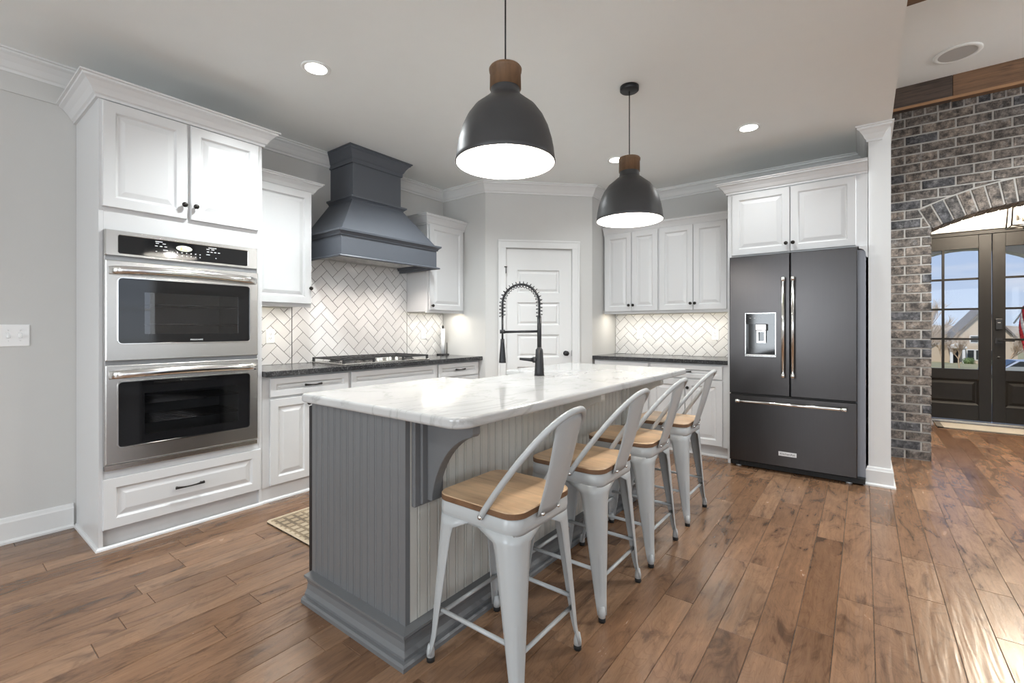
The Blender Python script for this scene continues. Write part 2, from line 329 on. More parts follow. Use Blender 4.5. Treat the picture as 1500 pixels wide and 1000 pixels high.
M['mat_edge'] = mat('doormat_border', (0.16, 0.14, 0.12), 0.95, noise=0.12, nscale=60)

# ------------------------------------------------------------------ mesh helpers
class MB:
    def __init__(s): s.v, s.f, s.mi, s.r, s.cur, s.rv, s.sm, s.smooth = [], [], [], [], 0, 0.5, [], False
    def add(s, vs, fs):
        n = len(s.v); s.v += [tuple(v) for v in vs]
        for f in fs:
            s.f.append(tuple(i + n for i in f)); s.mi.append(s.cur); s.r.append(s.rv); s.sm.append(s.smooth)
        return s
    def box(s, x0, x1, y0, y1, z0, z1):
        x0, x1 = min(x0, x1), max(x0, x1); y0, y1 = min(y0, y1), max(y0, y1); z0, z1 = min(z0, z1), max(z0, z1)
        return s.add([(x0, y0, z0), (x1, y0, z0), (x1, y1, z0), (x0, y1, z0), (x0, y0, z1), (x1, y0, z1), (x1, y1, z1), (x0, y1, z1)],
                     [(0, 3, 2, 1), (4, 5, 6, 7), (0, 1, 5, 4), (1, 2, 6, 5), (2, 3, 7, 6), (3, 0, 4, 7)])
    def obox(s, mtx, hx, hy, hz):
        vs = [mtx @ Vector((a * hx, b * hy, c * hz)) for c in (-1, 1) for a, b in ((-1, -1), (1, -1), (1, 1), (-1, 1))]
        return s.add(vs, [(0, 3, 2, 1), (4, 5, 6, 7), (0, 1, 5, 4), (1, 2, 6, 5), (2, 3, 7, 6), (3, 0, 4, 7)])
    def prism(s, poly, axis, a, b):
        """polygon in the two other axes (in x,y,z order), extruded along axis from a to b"""
        def P(p, t):
            return {'x': (t, p[0], p[1]), 'y': (p[0], t, p[1]), 'z': (p[0], p[1], t)}[axis]
        n = len(poly); vs = [P(p, a) for p in poly] + [P(p, b) for p in poly]
        fs = [tuple(range(n))[::-1], tuple(range(n, 2 * n))] + [(i, (i + 1) % n, n + (i + 1) % n, n + i) for i in range(n)]
        return s.add(vs, fs)
    def loft(s, rings, closed=True, caps=True):
        n = len(rings[0]); vs = [p for r in rings for p in r]; fs = []
        for k in range(len(rings) - 1):
            for i in range(n if closed else n - 1):
                j = (i + 1) % n
                fs.append((k * n + i, k * n + j, (k + 1) * n + j, (k + 1) * n + i))
        if caps and closed:
            fs.append(tuple(range(n))[::-1]); fs.append(tuple((len(rings) - 1) * n + i for i in range(n)))
        return s.add(vs, fs)
    def lathe(s, prof, c=(0, 0, 0), seg=24, axis='z', caps=True):
        rings = []
        for r, h in prof:
            ring = []
            for i in range(seg):
                t = 2 * PI * i / seg; a, b = r * math.cos(t), r * math.sin(t)
                p = {'z': (a, b, h), 'y': (a, h, b), 'x': (h, a, b)}[axis]
                ring.append((p[0] + c[0], p[1] + c[1], p[2] + c[2]))
            rings.append(ring)
        sm = s.smooth; s.smooth = True
        s.loft(rings, True, caps); s.smooth = sm
        return s
    def tube(s, pts, r, seg=8, caps=True, up=None):
        pts = [Vector(p) for p in pts]; rings = []
        rs = r if isinstance(r, (list, tuple)) else [r] * len(pts)
        prev = None
        for i, p in enumerate(pts):
            t = (pts[min(i + 1, len(pts) - 1)] - pts[max(i - 1, 0)]).normalized()
            if prev is None:
                a = Vector(up) if up else (Vector((0, 0, 1)) if abs(t.z) < 0.9 else Vector((1, 0, 0)))
                u = (a - t * a.dot(t)).normalized()
            else:
                u = (prev - t * prev.dot(t)).normalized()
            prev = u; w = t.cross(u)
            rings.append([p + (u * math.cos(2 * PI * k / seg) + w * math.sin(2 * PI * k / seg)) * rs[i] for k in range(seg)])
        sm = s.smooth; s.smooth = True
        s.loft(rings, True, caps); s.smooth = sm
        return s
    def sweep(s, path, prof, closed_path=False, side=1, cap=True):
        """profile [(out, z)] swept along a plan polyline with mitred corners; out is to the right of travel times side"""
        P = [Vector((p[0], p[1])) for p in path]; n = len(P); rings = []
        def nrm(a, b):
            d = (b - a).normalized(); return Vector((d.y, -d.x)) * side
        for i in range(n):
            if closed_path:
                n0, n1 = nrm(P[i - 1], P[i]), nrm(P[i], P[(i + 1) % n])
            else:
                n0 = nrm(P[i - 1], P[i]) if i > 0 else nrm(P[0], P[1])
                n1 = nrm(P[i], P[i + 1]) if i < n - 1 else n0
            m = (n0 + n1); m = m / max(1e-6, m.dot(n1)) if m.length > 1e-6 else n1
            rings.append([(P[i].x + m.x * o, P[i].y + m.y * o, z) for o, z in prof])
        if closed_path: rings.append(rings[0])
        return s.loft(rings, True, cap and not closed_path)
    def rings_panel(s, x0, x1, z0, z1, rings, back=True):
        """rectangular panel in the XZ plane built of nested rectangles: rings = [(inset, y)]; the last is filled"""
        vs, fs = [], []
        for ins, y in rings:
            vs += [(x0 + ins, y, z0 + ins), (x1 - ins, y, z0 + ins), (x1 - ins, y, z1 - ins), (x0 + ins, y, z1 - ins)]
        for k in range(len(rings) - 1):
            for i in range(4):
                j = (i + 1) % 4; fs.append((4 * k + i, 4 * k + j, 4 * k + 4 + j, 4 * k + 4 + i))
        e = 4 * (len(rings) - 1); fs.append((e, e + 1, e + 2, e + 3))
        if back: fs.append((3, 2, 1, 0))
        return s.add(vs, fs)
    def build(s, name, mats, parent=None, bevel=0.0, bseg=2, smooth=None, weld=False, sub=0, angle=35):
        me = bpy.data.meshes.new(name); me.from_pydata(s.v, [], s.f); me.update()
        for m in (mats if isinstance(mats, (list, tuple)) else [mats]): me.materials.append(m)
        me.polygons.foreach_set('material_index', s.mi)
        at = me.attributes.new('rnd', 'FLOAT', 'FACE'); at.data.foreach_set('value', s.r)
        bm = bmesh.new(); bm.from_mesh(me)
        if weld: bmesh.ops.remove_doubles(bm, verts=bm.verts, dist=1e-5)
        bmesh.ops.recalc_face_normals(bm, faces=bm.faces); bm.to_mesh(me); bm.free()
        if smooth is True: me.polygons.foreach_set('use_smooth', [True] * len(me.polygons))
        elif smooth is None and not weld: me.polygons.foreach_set('use_smooth', s.sm)
        o = bpy.data.objects.new(name, me); COL.objects.link(o)
        if parent is not None: o.parent = parent
        if bevel:
            b = o.modifiers.new('bevel', 'BEVEL'); b.width = bevel; b.segments = bseg; b.limit_method = 'ANGLE'; b.angle_limit = math.radians(angle)
            b.harden_normals = False
        if sub:
            d = o.modifiers.new('sub', 'SUBSURF'); d.levels = sub; d.render_levels = sub
        return o

def thing(name, label, cat, loc=(0, 0, 0), rz=0.0, group=None):
    o = bpy.data.objects.new(name, None); COL.objects.link(o); o.empty_display_size = 0.1
    o.location = loc; o.rotation_euler = (0, 0, rz)
    o['label'] = label; o['category'] = cat
    if group: o['group'] = group
    return o
def tag(o, label, cat, group=None, kind=None):
    o['label'] = label; o['category'] = cat
    if group: o['group'] = group
    if kind: o['kind'] = kind
    return o
def struct(o, label=None, cat=None):
    o['kind'] = 'structure'
    if label: o['label'] = label
    if cat: o['category'] = cat
    return o
def copy_tree(o, parent=None):
    c = o.copy(); COL.objects.link(c)
    if parent is not None: c.parent = parent
    for ch in list(o.children): copy_tree(ch, c)
    return c
def bez(p0, p1, p2, p3, n):
    out = []
    for i in range(n + 1):
        t = i / n; u = 1 - t
        out.append(Vector(p0) * u**3 + Vector(p1) * 3 * u * u * t + Vector(p2) * 3 * u * t * t + Vector(p3) * t**3)
    return out
def arc(cx, cy, r, a0, a1, n):
    return [(cx + r * math.cos(a0 + (a1 - a0) * i / n), cy + r * math.sin(a0 + (a1 - a0) * i / n)) for i in range(n + 1)]
def rrect(x0, x1, y0, y1, r, n=6):
    p = []
    for cx, cy, a in ((x1 - r, y0 + r, -PI / 2), (x1 - r, y1 - r, 0), (x0 + r, y1 - r, PI / 2), (x0 + r, y0 + r, PI)):
        p += arc(cx, cy, r, a, a + PI / 2, n)
    return p
def text(name, body, size, m, parent, loc, rot, extrude=0.0004, align='CENTER'):
    c = bpy.data.curves.new(name, 'FONT'); c.body = body; c.size = size; c.extrude = extrude
    c.align_x = align; c.align_y = 'CENTER'; c.materials.append(m)
    tmp = bpy.data.objects.new(name + '_outline', c); COL.objects.link(tmp)
    bpy.context.view_layer.update()
    me = bpy.data.meshes.new_from_object(tmp.evaluated_get(bpy.context.evaluated_depsgraph_get()))
    bpy.data.objects.remove(tmp)
    me.materials.clear(); me.materials.append(m)
    o = bpy.data.objects.new(name, me); COL.objects.link(o); o.parent = parent; o.location = loc; o.rotation_euler = rot
    return o

# ------------------------------------------------------------------ key dimensions
ZC = 2.80          # kitchen ceiling
ZG = 3.46          # great room ceiling
YL = 3.885         # wall behind the cooktop
XR = 5.21          # wall behind the refrigerator
XB = 5.70          # brick wall face
XD = 8.25          # front door wall face
PA, PB = (3.76, 3.24), (4.60, 2.40)   # ends of the diagonal pantry wall

# ------------------------------------------------------------------ room shell
def floor_planks():
    b = MB(); w = 0.127; y = -6.0; row = 0; rnd = random.Random(3)
    b.cur = 1; b.rv = 0.0; b.box(-4, 8.5, -6, 4.0, -0.05, -0.0025); b.cur = 0
    while y < 3.95:
        x = -4.0 - rnd.random() * 1.2; p = 0.5
        while x < 8.45:
            L = rnd.uniform(0.35, 1.35); x1 = min(x + L, 8.45)
            b.rv = min(1, max(0, rnd.gauss(0.5, 0.27)))
            g = 0.0004; dz = rnd.uniform(-0.0003, 0.0003); e = 0.0016
            xa, xb, ya, yb = x + g, x1 - g, y + g, y + w - g
            b.add([(xa, ya, -0.0025), (xb, ya, -0.0025), (xb, yb, -0.0025), (xa, yb, -0.0025),
                   (xa + e, ya + e, dz), (xb - e, ya + e, dz), (xb - e, yb - e, dz), (xa + e, yb - e, dz)],
                  [(4, 5, 6, 7), (0, 1, 5, 4), (1, 2, 6, 5), (2, 3, 7, 6), (3, 0, 4, 7)])
            x = x1
        y += w
    return b.build('floor', [M['floor'], M['grate']])
struct(floor_planks(), 'brown hand-scraped hickory plank floor', 'floor')

struct(MB().box(-4.1, 3.86, YL, YL + 0.12, 0, ZC + .1).build('wall_left', M['wall']), 'greige painted wall behind the cooktop', 'wall')
b = MB().box(PA[0], PA[0] + .1, PA[1], YL, 0, ZC)
b.box(PB[0], XR + .1, PB[1], PB[1] + .1, 0, ZC)
DIR = Vector((PB[0] - PA[0], PB[1] - PA[1], 0)); DL = DIR.length; DIR /= DL
NRM = Vector((-DIR.y, DIR.x, 0))      # into the pantry
def dg(t, d=0.0, z=0.0):              # a point along the diagonal wall
    return Vector((PA[0], PA[1], 0)) + DIR * t + NRM * d + Vector((0, 0, z))
def dbox(b, t0, t1, d0, d1, z0, z1):
    vs = [dg(t, d, z) for z in (z0, z1) for t, d in ((t0, d0), (t1, d0), (t1, d1), (t0, d1))]
    return b.add(vs, [(0, 3, 2, 1), (4, 5, 6, 7), (0, 1, 5, 4), (1, 2, 6, 5), (2, 3, 7, 6), (3, 0, 4, 7)])
PD0, PD1, PDZ = 0.222, 0.958, 2.095   # pantry door opening along the diagonal
dbox(b, -0.0, PD0, 0, .1, 0, ZC); dbox(b, PD1, DL, 0, .1, 0, ZC); dbox(b, PD0, PD1, 0, .1, PDZ, ZC)
dbox(b, PD0 - .05, PD1 + .05, .1, .14, 0, PDZ + .05)
struct(b.build('wall_corner', M['wall']), 'greige corner pantry walls with the diagonal door wall', 'wall')
struct(MB().box(XR, XR + .12, -.025, PB[1] + .1, 0, ZC).build('wall_right', M['wall']), 'greige wall behind the refrigerator run', 'wall')
struct(MB().box(4.57, XB + .02, -.162, -.025, 0, ZC).build('wall_end', M['trim']), 'white end of the partition wall beside the refrigerator', 'wall')
struct(MB().box(-4.1, XB, -.165, 4.0, ZC, ZC + .12).build('ceiling', M['ceil']), 'flat off-white kitchen ceiling', 'ceiling')
struct(MB().box(-4.1, XB, -.165, -.05, ZC + .12, ZG + .1).build('wall_header', M['wall']), 'wall drop above the kitchen opening', 'wall')
struct(MB().box(-4.1, XB + .3, -6.1, -.165, ZG, ZG + .12).build('ceiling_great_room', M['ceil']), 'higher white ceiling of the living room', 'ceiling')
# rear and side walls with window openings
def holed_wall(name, horiz, fixed, thick, lo, hi, zt, wins, z0, z1, label):
    b = MB(); cur = lo
    def seg(a, c, za, zb):
        if c - a > 1e-4:
            if horiz: b.box(a, c, fixed - thick, fixed, za, zb)
            else: b.box(fixed - thick, fixed, a, c, za, zb)
    for a, c in wins:
        seg(cur, a, 0, zt); seg(a, c, 0, z0); seg(a, c, z1, zt); cur = c
    seg(cur, hi, 0, zt)
    return struct(b.build(name, M['wall']), label, 'wall')
holed_wall('wall_rear', True, -6.0, .12, -4.1, XB + .3, ZG, WIN_REAR, .6, 2.7, 'living room wall with tall windows behind the camera')
holed_wall('wall_side', False, -4.0, .12, -6.1, 4.0, ZG, WIN_SIDE, .7, 2.5, 'side wall with windows behind the camera')
wi = 1
for a, c in WIN_REAR:
    w = MB(); z0, z1, y = .6, 2.7, -6.06
    w.box(a, a + .06, y, y + .05, z0, z1).box(c - .06, c, y, y + .05, z0, z1).box(a, c, y, y + .05, z0, z0 + .06).box(a, c, y, y + .05, z1 - .06, z1).box(a, c, y + .01, y + .04, 1.62, 1.67)
    w.box((a + c) / 2 - .02, (a + c) / 2 + .02, y + .01, y + .04, z0, z1)
    struct(w.build('window_%d' % wi, M['trim']), 'white framed living room window', 'window'); wi += 1
for a, c in WIN_SIDE:
    w = MB(); z0, z1, x = .7, 2.5, -4.06
    w.box(x, x + .05, a, a + .06, z0, z1).box(x, x + .05, c - .06, c, z0, z1).box(x, x + .05, a, c, z0, z0 + .06).box(x, x + .05, a, c, z1 - .06, z1).box(x + .01, x + .04, a, c, 1.57, 1.62)
    struct(w.build('window_%d' % wi, M['trim']), 'white framed side window', 'window'); wi += 1

# crown moulding, baseboards
CROWN = [(0, -.115), (.012, -.115), (.014, -.100), (.022, -.092), (.036, -.062), (.056, -.034), (.070, -.024), (.072, -.012), (.082, -.010), (.082, 0), (0, 0)]
def crown(z): return [(o, z + h) for o, h in CROWN]
struct(MB().sweep([(-4.0, YL), (PA[0], YL), PA, PB, (XR, PB[1]), (XR, -.025), (4.57, -.025), (4.57, -.098), (5.2, -.098)], crown(ZC)).build('trim_1', M['trim'], bevel=0), 'white crown moulding along the kitchen ceiling', 'trim')
struct(MB().box(-4.0, .60, YL - .008, YL, 2.575, 2.69).build('trim_4', M['wall'], bevel=.002), 'flat frieze board under the crown on the left wall', 'trim')
BASEP = [(0, 0), (.030, 0), (.030, .012), (.022, .020), (.017, .022), (.017, .118), (.013, .126), (.010, .140), (.006, .146), (0, .146)]
struct(MB().sweep([(-4.0, YL), (.612, YL)], BASEP).build('baseboard_left', M['trim']), 'white baseboard on the left wall', 'baseboard')
struct(MB().sweep([(4.62, -.025), (4.57, -.025), (4.57, -.162), (XB, -.162)], BASEP).build('baseboard_right', M['trim']), 'white baseboard wrapping the partition end', 'baseboard')
bb = MB()
p0, p1 = dg(0, 0), dg(PD0 - .085, 0); bb.sweep([(PA[0], PA[1] + .0), (p1.x, p1.y)], BASEP)
p0 = dg(PD1 + .085, 0); bb.sweep([(p0.x, p0.y), (PB[0], PB[1])], BASEP)
struct(bb.build('baseboard_corner', M['trim']), 'white baseboard on the diagonal pantry wall', 'baseboard')

# ------------------------------------------------------------------ brick wall with arch
AYC, AZC, AR0, AR1 = -1.24, 0.56, 1.745, 1.95
OY0, OY1 = -.49, -1.99
def brick_wall():
    b = MB(); rnd = random.Random(11)
    b.cur = 1
    x0, x1 = XB + .008, XB + .25
    b.box(x0, x1, -.10, OY0 + .008, 0, 2.16); b.box(x0, x1, OY1 - .008, -6.1, 0, 2.16)
    n = 32; pts = []
    aL = math.atan2(2.16 - AZC, OY0 + .008 - AYC); aR = math.atan2(2.16 - AZC, OY1 - .008 - AYC)
    for i in range(n + 1):
        a = aL + (aR - aL) * i / n; r = AR0 + .008
        pts.append((AYC + r * math.cos(a), AZC + r * math.sin(a)))
    pts[0] = (OY0 + .008, 2.16); pts[-1] = (OY1 - .008, 2.16)
    for i in range(n):
        (ya, za), (yb, zb) = pts[i], pts[i + 1]
        b.prism([(ya, za), (yb, zb), (yb, ZG), (ya, ZG)], 'x', x0, x1)
    b.box(x0, x1, -.10, pts[0][0], 2.16, ZG); b.box(x0, x1, pts[-1][0], -6.1, 2.16, ZG)
    b.cur = 0
    ch, bl, j = .0865, .233, .0145
    def brick(poly):
        if len(poly) < 3: return
        ar = 0.5 * sum(poly[i][0] * poly[(i + 1) % len(poly)][1] - poly[(i + 1) % len(poly)][0] * poly[i][1] for i in range(len(poly)))
        if abs(ar) < 2e-4: return
        if ar < 0: poly = poly[::-1]
        b.rv = 0.05 if rnd.random() < .13 else min(1, max(.12, rnd.gauss(.52, .2)))
        cx = sum(p[0] for p in poly) / len(poly); cz = sum(p[1] for p in poly) / len(poly)
        dx = rnd.uniform(-.002, .002); e = .004
        def ins(p):
            v = Vector((p[0] - cx, p[1] - cz)); l = v.length
            return (p[0] - v.x / l * e, p[1] - v.y / l * e)
        n = len(poly)
        rings = [[(XB + .25, p[0], p[1]) for p in poly], [(XB + dx + e, p[0], p[1]) for p in poly], [(XB + dx, *ins(p)) for p in poly]]
        b.loft(rings)
    def clip(poly, f):
        out = []
        for i in range(len(poly)):
            p, q = poly[i], poly[(i + 1) % len(poly)]; a, c = f(p), f(q)
            if a >= 0: out.append(p)
            if (a >= 0) != (c >= 0):
                t = a / (a - c); out.append((p[0] + (q[0] - p[0]) * t, p[1] + (q[1] - p[1]) * t))
        return out
    k = 0; z = 0.0
    while z < 3.2:
        y = -.10 + (bl / 2 if k % 2 else 0) + .03
        while y > -3.3:
            ya, yb = y - j / 2, y - bl + j / 2; za, zb = z + j / 2, z + ch - j / 2
            y -= bl
            if zb < 2.16:
                if ya <= OY0 and yb >= OY1 : continue
                pcs = []
                if ya > OY0: pcs.append((min(ya, -.1), max(yb, OY0)))
                if yb < OY1: pcs.append((min(ya, OY1), yb))
                if len(pcs) == 0: continue
                for a, c in pcs:
                    if a - c > .03: brick([(a, za), (c, za), (c, zb), (a, zb)])
                continue
            poly = [(min(ya, -.1), za), (yb, za), (yb, zb), (min(ya, -.1), zb)]
            cy, cz = (ya + yb) / 2, (za + zb) / 2
            d = Vector((cy - AYC, cz - AZC)); dn = d.normalized()
            if cz < 2.5 and (abs(cy - AYC) < 1.2):
                if d.length < AR1 - .15 and abs(cy - AYC) < 0.7: continue
                if d.length < AR1 + .3 and abs(cy - AYC) < 0.98:
                    lim = AR1 + j
                    poly = clip(poly, lambda p: (p[0] - AYC) * dn.x + (p[1] - AZC) * dn.y - lim)
                # keep clear of the springer side of the arch ring
                s = 1 if cy > AYC else -1
                aS = math.atan2(2.16 - AZC, .75)
                nx, nz = math.sin(aS) * s, -math.cos(aS)
                if za < 2.36 and d.length < AR1 + .2:
                    q = [(OY0 if s > 0 else OY1) , 2.14]
                    if math.hypot(cy - AYC, cz - AZC) < AR1:
                        poly = [(min(ya, -.1), za), (yb, za), (yb, zb), (min(ya, -.1), zb)]
                        poly = clip(poly, lambda p: (p[0] - AYC) * nx + (p[1] - AZC) * nz - j)
            brick(poly)
        z += ch; k += 1
    # soldier course under the beam
    y = -.10
    while y > -3.3:
        brick([(y - j / 2, z + j / 2), (y - ch + j / 2, z + j / 2), (y - ch + j / 2, ZG), (y - j / 2, ZG)]); y -= ch
    # voussoirs
    aS = math.atan2(2.143 - AZC, .75); nv = 19
    for i in range(nv):
        a0 = aS + (PI - 2 * aS) * i / nv; a1 = aS + (PI - 2 * aS) * (i + 1) / nv
        g0, g1 = a0 + j / 2 / AR1, a1 - j / 2 / AR1
        brick([(AYC + AR0 * math.cos(g0), AZC + AR0 * math.sin(g0)), (AYC + AR1 * math.cos(g0), AZC + AR1 * math.sin(g0)),
               (AYC + AR1 * math.cos(g1), AZC + AR1 * math.sin(g1)), (AYC + AR0 * math.cos(g1), AZC + AR0 * math.sin(g1))])
    return b.build('wall_brick', [M['brick'], M['mortar']])
struct(brick_wall(), 'weathered brown brick wall with a segmental arch', 'wall')
# timber beams
b = MB()
ys = [-.10, -.62, -1.75, -2.9, -4.2, -6.0]
for i in range(5):
    b.rv = (0.15, 0.95, 0.4, 0.7, 0.2)[i]; b.box(XB - .115, XB, ys[i + 1] + .002, ys[i], 3.262, ZG)
bo = struct(b.build('ceiling_beam', M['beam'], bevel=.004), 'reclaimed wood beam along the top of the brick wall', 'beam')
e = MB(); e.rv = .9; e.box(XB - .122, XB - .105, -6.0, -.1, 3.248, 3.272); e.build('edge_strip', M['tan_trim'], bo, bevel=.003)
b = MB(); b.rv = .8; b.box(3.62, 3.80, -6.0, -.17, 3.24, ZG)
struct(b.build('ceiling_beam', M['beam'], bevel=.004), 'wood cross beam at the edge of the living room ceiling', 'beam')
# in-ceiling speaker
t = thing('ceiling_speaker', 'round flush white speaker grille in the living room ceiling', 'speaker', (5.17, -.60, ZG))
MB().lathe([(.118, -.001), (.150, -.001), (.150, -.006), (.146, -.010), (.124, -.011), (.118, -.008)], seg=48, caps=False).build('rim', M['ceil'], t)
MB().lathe([(.0005, -.006), (.119, -.006)], seg=48, caps=False).build('grille', mat('speaker_cloth', (.50, .49, .47), .9, bump=.3, bscale=400), t)

# ------------------------------------------------------------------ foyer and front doors
struct(MB().box(XB + .25, XD + .1, .0, -.12, 0, 3.1).box(XB + .25, XB + .30, -.162, -.10, 0, 3.1).build('wall_foyer_left', M['wall']), 'foyer side wall', 'wall')
struct(MB().box(XB + .25, XD + .1, -2.62, -2.5, 0, 3.1).build('wall_foyer_right', M['wall']), 'foyer far side wall', 'wall')
struct(MB().box(XB + .25, XD + .1, -2.62, 0, 3.1, 3.2).build('ceiling_foyer', M['ceil']), 'white foyer ceiling', 'ceiling')
DC, DW, DH = -1.28, .90, 2.43          # door pair centre, leaf width, height
b = MB(); x0, x1 = XD, XD + .15
b.box(x0, x1, -.12, DC + DW + .05, 0, 3.1); b.box(x0, x1, DC - DW - .05, -2.5, 0, 3.1); b.box(x0, x1, DC + DW + .05, DC - DW - .05, DH + .05, 3.1)
struct(b.build('wall_front', M['trim']), 'white wall around the front doors', 'wall')
b = MB()
b.box(XD + .04, XD + .12, DC + DW, DC + DW + .05, 0, DH + .05).box(XD + .04, XD + .12, DC - DW, DC - DW - .05, 0, DH + .05).box(XD + .04, XD + .12, DC + DW, DC - DW, DH, DH + .05)
struct(b.build('trim_2', M['doorblk']), 'dark frame of the front doors', 'trim')
struct(MB().box(XD - .02, XD + .16, DC + DW, DC - DW, 0, .035).build('trim_3', M['steel']), 'metal threshold under the front doors', 'trim')
def entry_leaf(name, hinge, s, label, latch):
    """hinge at y=hinge, s=-1: the leaf runs toward -y"""
    root = thing(name, label, 'door', (XD + .05, hinge, .04)); root['kind'] = 'structure'
    W, Hh = DW - .004, DH - .045
    st, rt, gz0, gz1 = .115, .165, .66, 2.215       # stile, top rail, glass bottom/top
    def yy(a): return s * a
    fr = MB(); T = .045
    fr.box(0, T, yy(.002), yy(st), 0, Hh).box(0, T, yy(W - st), yy(W), 0, Hh).box(0, T, yy(st), yy(W - st), gz1, Hh).box(0, T, yy(st), yy(W - st), gz0 - .13, gz0).box(0, T, yy(st), yy(W - st), 0, .20)
    fr.build('leaf_frame', M['doorblk'], root, bevel=.003)
    g0, g1 = st, W - st
    mu = MB(); ym = (g0 + g1) / 2
    mu.box(.004, T - .004, yy(ym - .013), yy(ym + .013), gz0, gz1)
    for i in range(1, 4):
        z = gz0 + (gz1 - gz0) * i / 4; mu.box(.005, T - .005, yy(g0), yy(g1), z - .013, z + .013)
    mu.build('muntin_grid', M['doorblk'], root, bevel=.002)
    MB().box(.020, .024, yy(g0), yy(g1), gz0, gz1).build('pane', M['glass'], root)
    pb = MB(); vs = []
    rings = [(0, .004), (.02, .016), (.03, .018), (.06, .006)]
    y0, y1 = sorted((yy(g0), yy(g1))); z0, z1 = .20, gz0 - .13
    for ins, d in rings: vs += [(d, y0 + ins, z0 + ins), (d, y1 - ins, z0 + ins), (d, y1 - ins, z1 - ins), (d, y0 + ins, z1 - ins)]
    fs = [(4 * k + i, 4 * k + (i + 1) % 4, 4 * k + 4 + (i + 1) % 4, 4 * k + 4 + i) for k in range(3) for i in range(4)] + [(12, 13, 14, 15)]
    pb.add(vs, fs); pb.box(.025, .035, y0, y1, z0, z1)
    pb.build('lower_panel', M['doorblk'], root)
    if latch:
        ya = yy(W - .055)
        k = MB().box(-.022, 0, ya - .033, ya + .033, 1.17, 1.31); k.build('keypad_lock', M['black'], root, bevel=.008)
        MB().box(-.024, -.021, ya - .012, ya + .012, 1.255, 1.262).build('keypad_mark', M['print'], root)
        h = MB().box(-.012, 0, ya - .032, ya + .032, 1.00, 1.065)
        h.tube([(-.05, ya, 1.033), (0, ya, 1.033)], .012).tube([(-.05, ya, 1.033), (-.05, yy(W - .055 - .13), 1.033)], .009)
        h.build('lever_handle', M['black'], root)
        MB().lathe([(.016, -.006), (.018, 0)], (0, ya, .82), 16, 'x').build('deadbolt', M['black'], root)
    return root
entry_leaf('door_2', DC + DW, -1, 'left leaf of the dark glazed double front door', False)
entry_leaf('door_3', DC - DW, 1, 'right leaf of the dark glazed double front door, with keypad lock', True)
# door mat
b = MB(); b.box(7.70, 8.20, -2.15, -.72, 0.0, .008); b.cur = 1
for q in ((7.70, 7.76, -2.15, -.72), (8.16, 8.20, -2.15, -.72), (7.70, 8.20, -.78, -.72), (7.70, 8.20, -2.15, -2.09)): b.box(*q, .002, .0095)
tag(b.build('door_mat', [M['mat_beige'], M['mat_edge']]), 'flat beige door mat with dark border inside the front doors', 'mat')
# foyer lantern
t = thing('lantern_chandelier', 'foyer lantern with lit candle bulbs hanging before the front doors', 'chandelier', (7.1, -1.34, 2.30))
fb = MB(); R = .17
for i in range(4):
    a = PI / 4 + i * PI / 2; c, s = math.cos(a) * R, math.sin(a) * R
    fb.tube([(c, s, 0), (c * .8, s * .8, .42)], .007, 6); fb.tube([(c * .8, s * .8, .42), (0, 0, .55)], .006, 6)
    a2 = a + PI / 2; c2, s2 = math.cos(a2) * R, math.sin(a2) * R
    fb.tube([(c, s, 0), (c2, s2, 0)], .006, 6); fb.tube([(c * .8, s * .8, .42), (c2 * .8, s2 * .8, .42)], .006, 6)
fb.tube([(0, 0, .55), (0, 0, .80)], .006, 6); fb.tube([(0, 0, .0), (0, 0, .42)], .005, 6)
fb.tube([(-R * .7, -R * .7, 0), (R * .7, R * .7, 0)], .005, 6).tube([(R * .7, -R * .7, 0), (-R * .7, R * .7, 0)], .005, 6)
fb.lathe([(.001, -.05), (.012, -.04), (.02, -.015), (.006, 0)], seg=12); fb.lathe([(.06, .79), (.065, .80)], seg=20)
fb.build('cage_frame', M['bronze'], t)
for i in range(3):
    a = i * 2 * PI / 3; c = MB().lathe([(.012, .06), (.012, .16)], (math.cos(a) * .07, math.sin(a) * .07, 0), 10).build('candle_sleeve', M['cream'], t)
    MB().lathe([(.008, .16), (.017, .19), (.012, .225), (.001, .25)], (math.cos(a) * .07, math.sin(a) * .07, 0), 10).build('bulb', M['bulb'], t)
    MB().tube([(0, 0, .10), (math.cos(a) * .07, math.sin(a) * .07, .06)], .004, 6).build('arm', M['bronze'], t)
for x_, y_ in ((-1.5, -1.9), (1.4, -1.9), (4.4, -1.3), (-1.5, -4.2), (1.2, -4.2), (3.9, -4.2)): lamp('living_room_fill', 'SPOT', (x_, y_, ZG - .04), 190 if x_ > 4 else 10, (.93, .985, 1.0), (0, 0, 0), spot_size=2.3, spot_blend=.7, shadow_soft_size=.08)  # added fill spots without fixtures, mainly to brighten the living room floor
lamp('living_room_fill', 'POINT', (5.0, -3.3, 2.9), 38, (.95, .985, 1.0), shadow_soft_size=.04)  # added fill point, no fixture, for the brick and living room ceiling
lamp('lantern_light', 'POINT', (7.1, -1.34, 2.72), 95, (1, .86, .68), shadow_soft_size=.12)

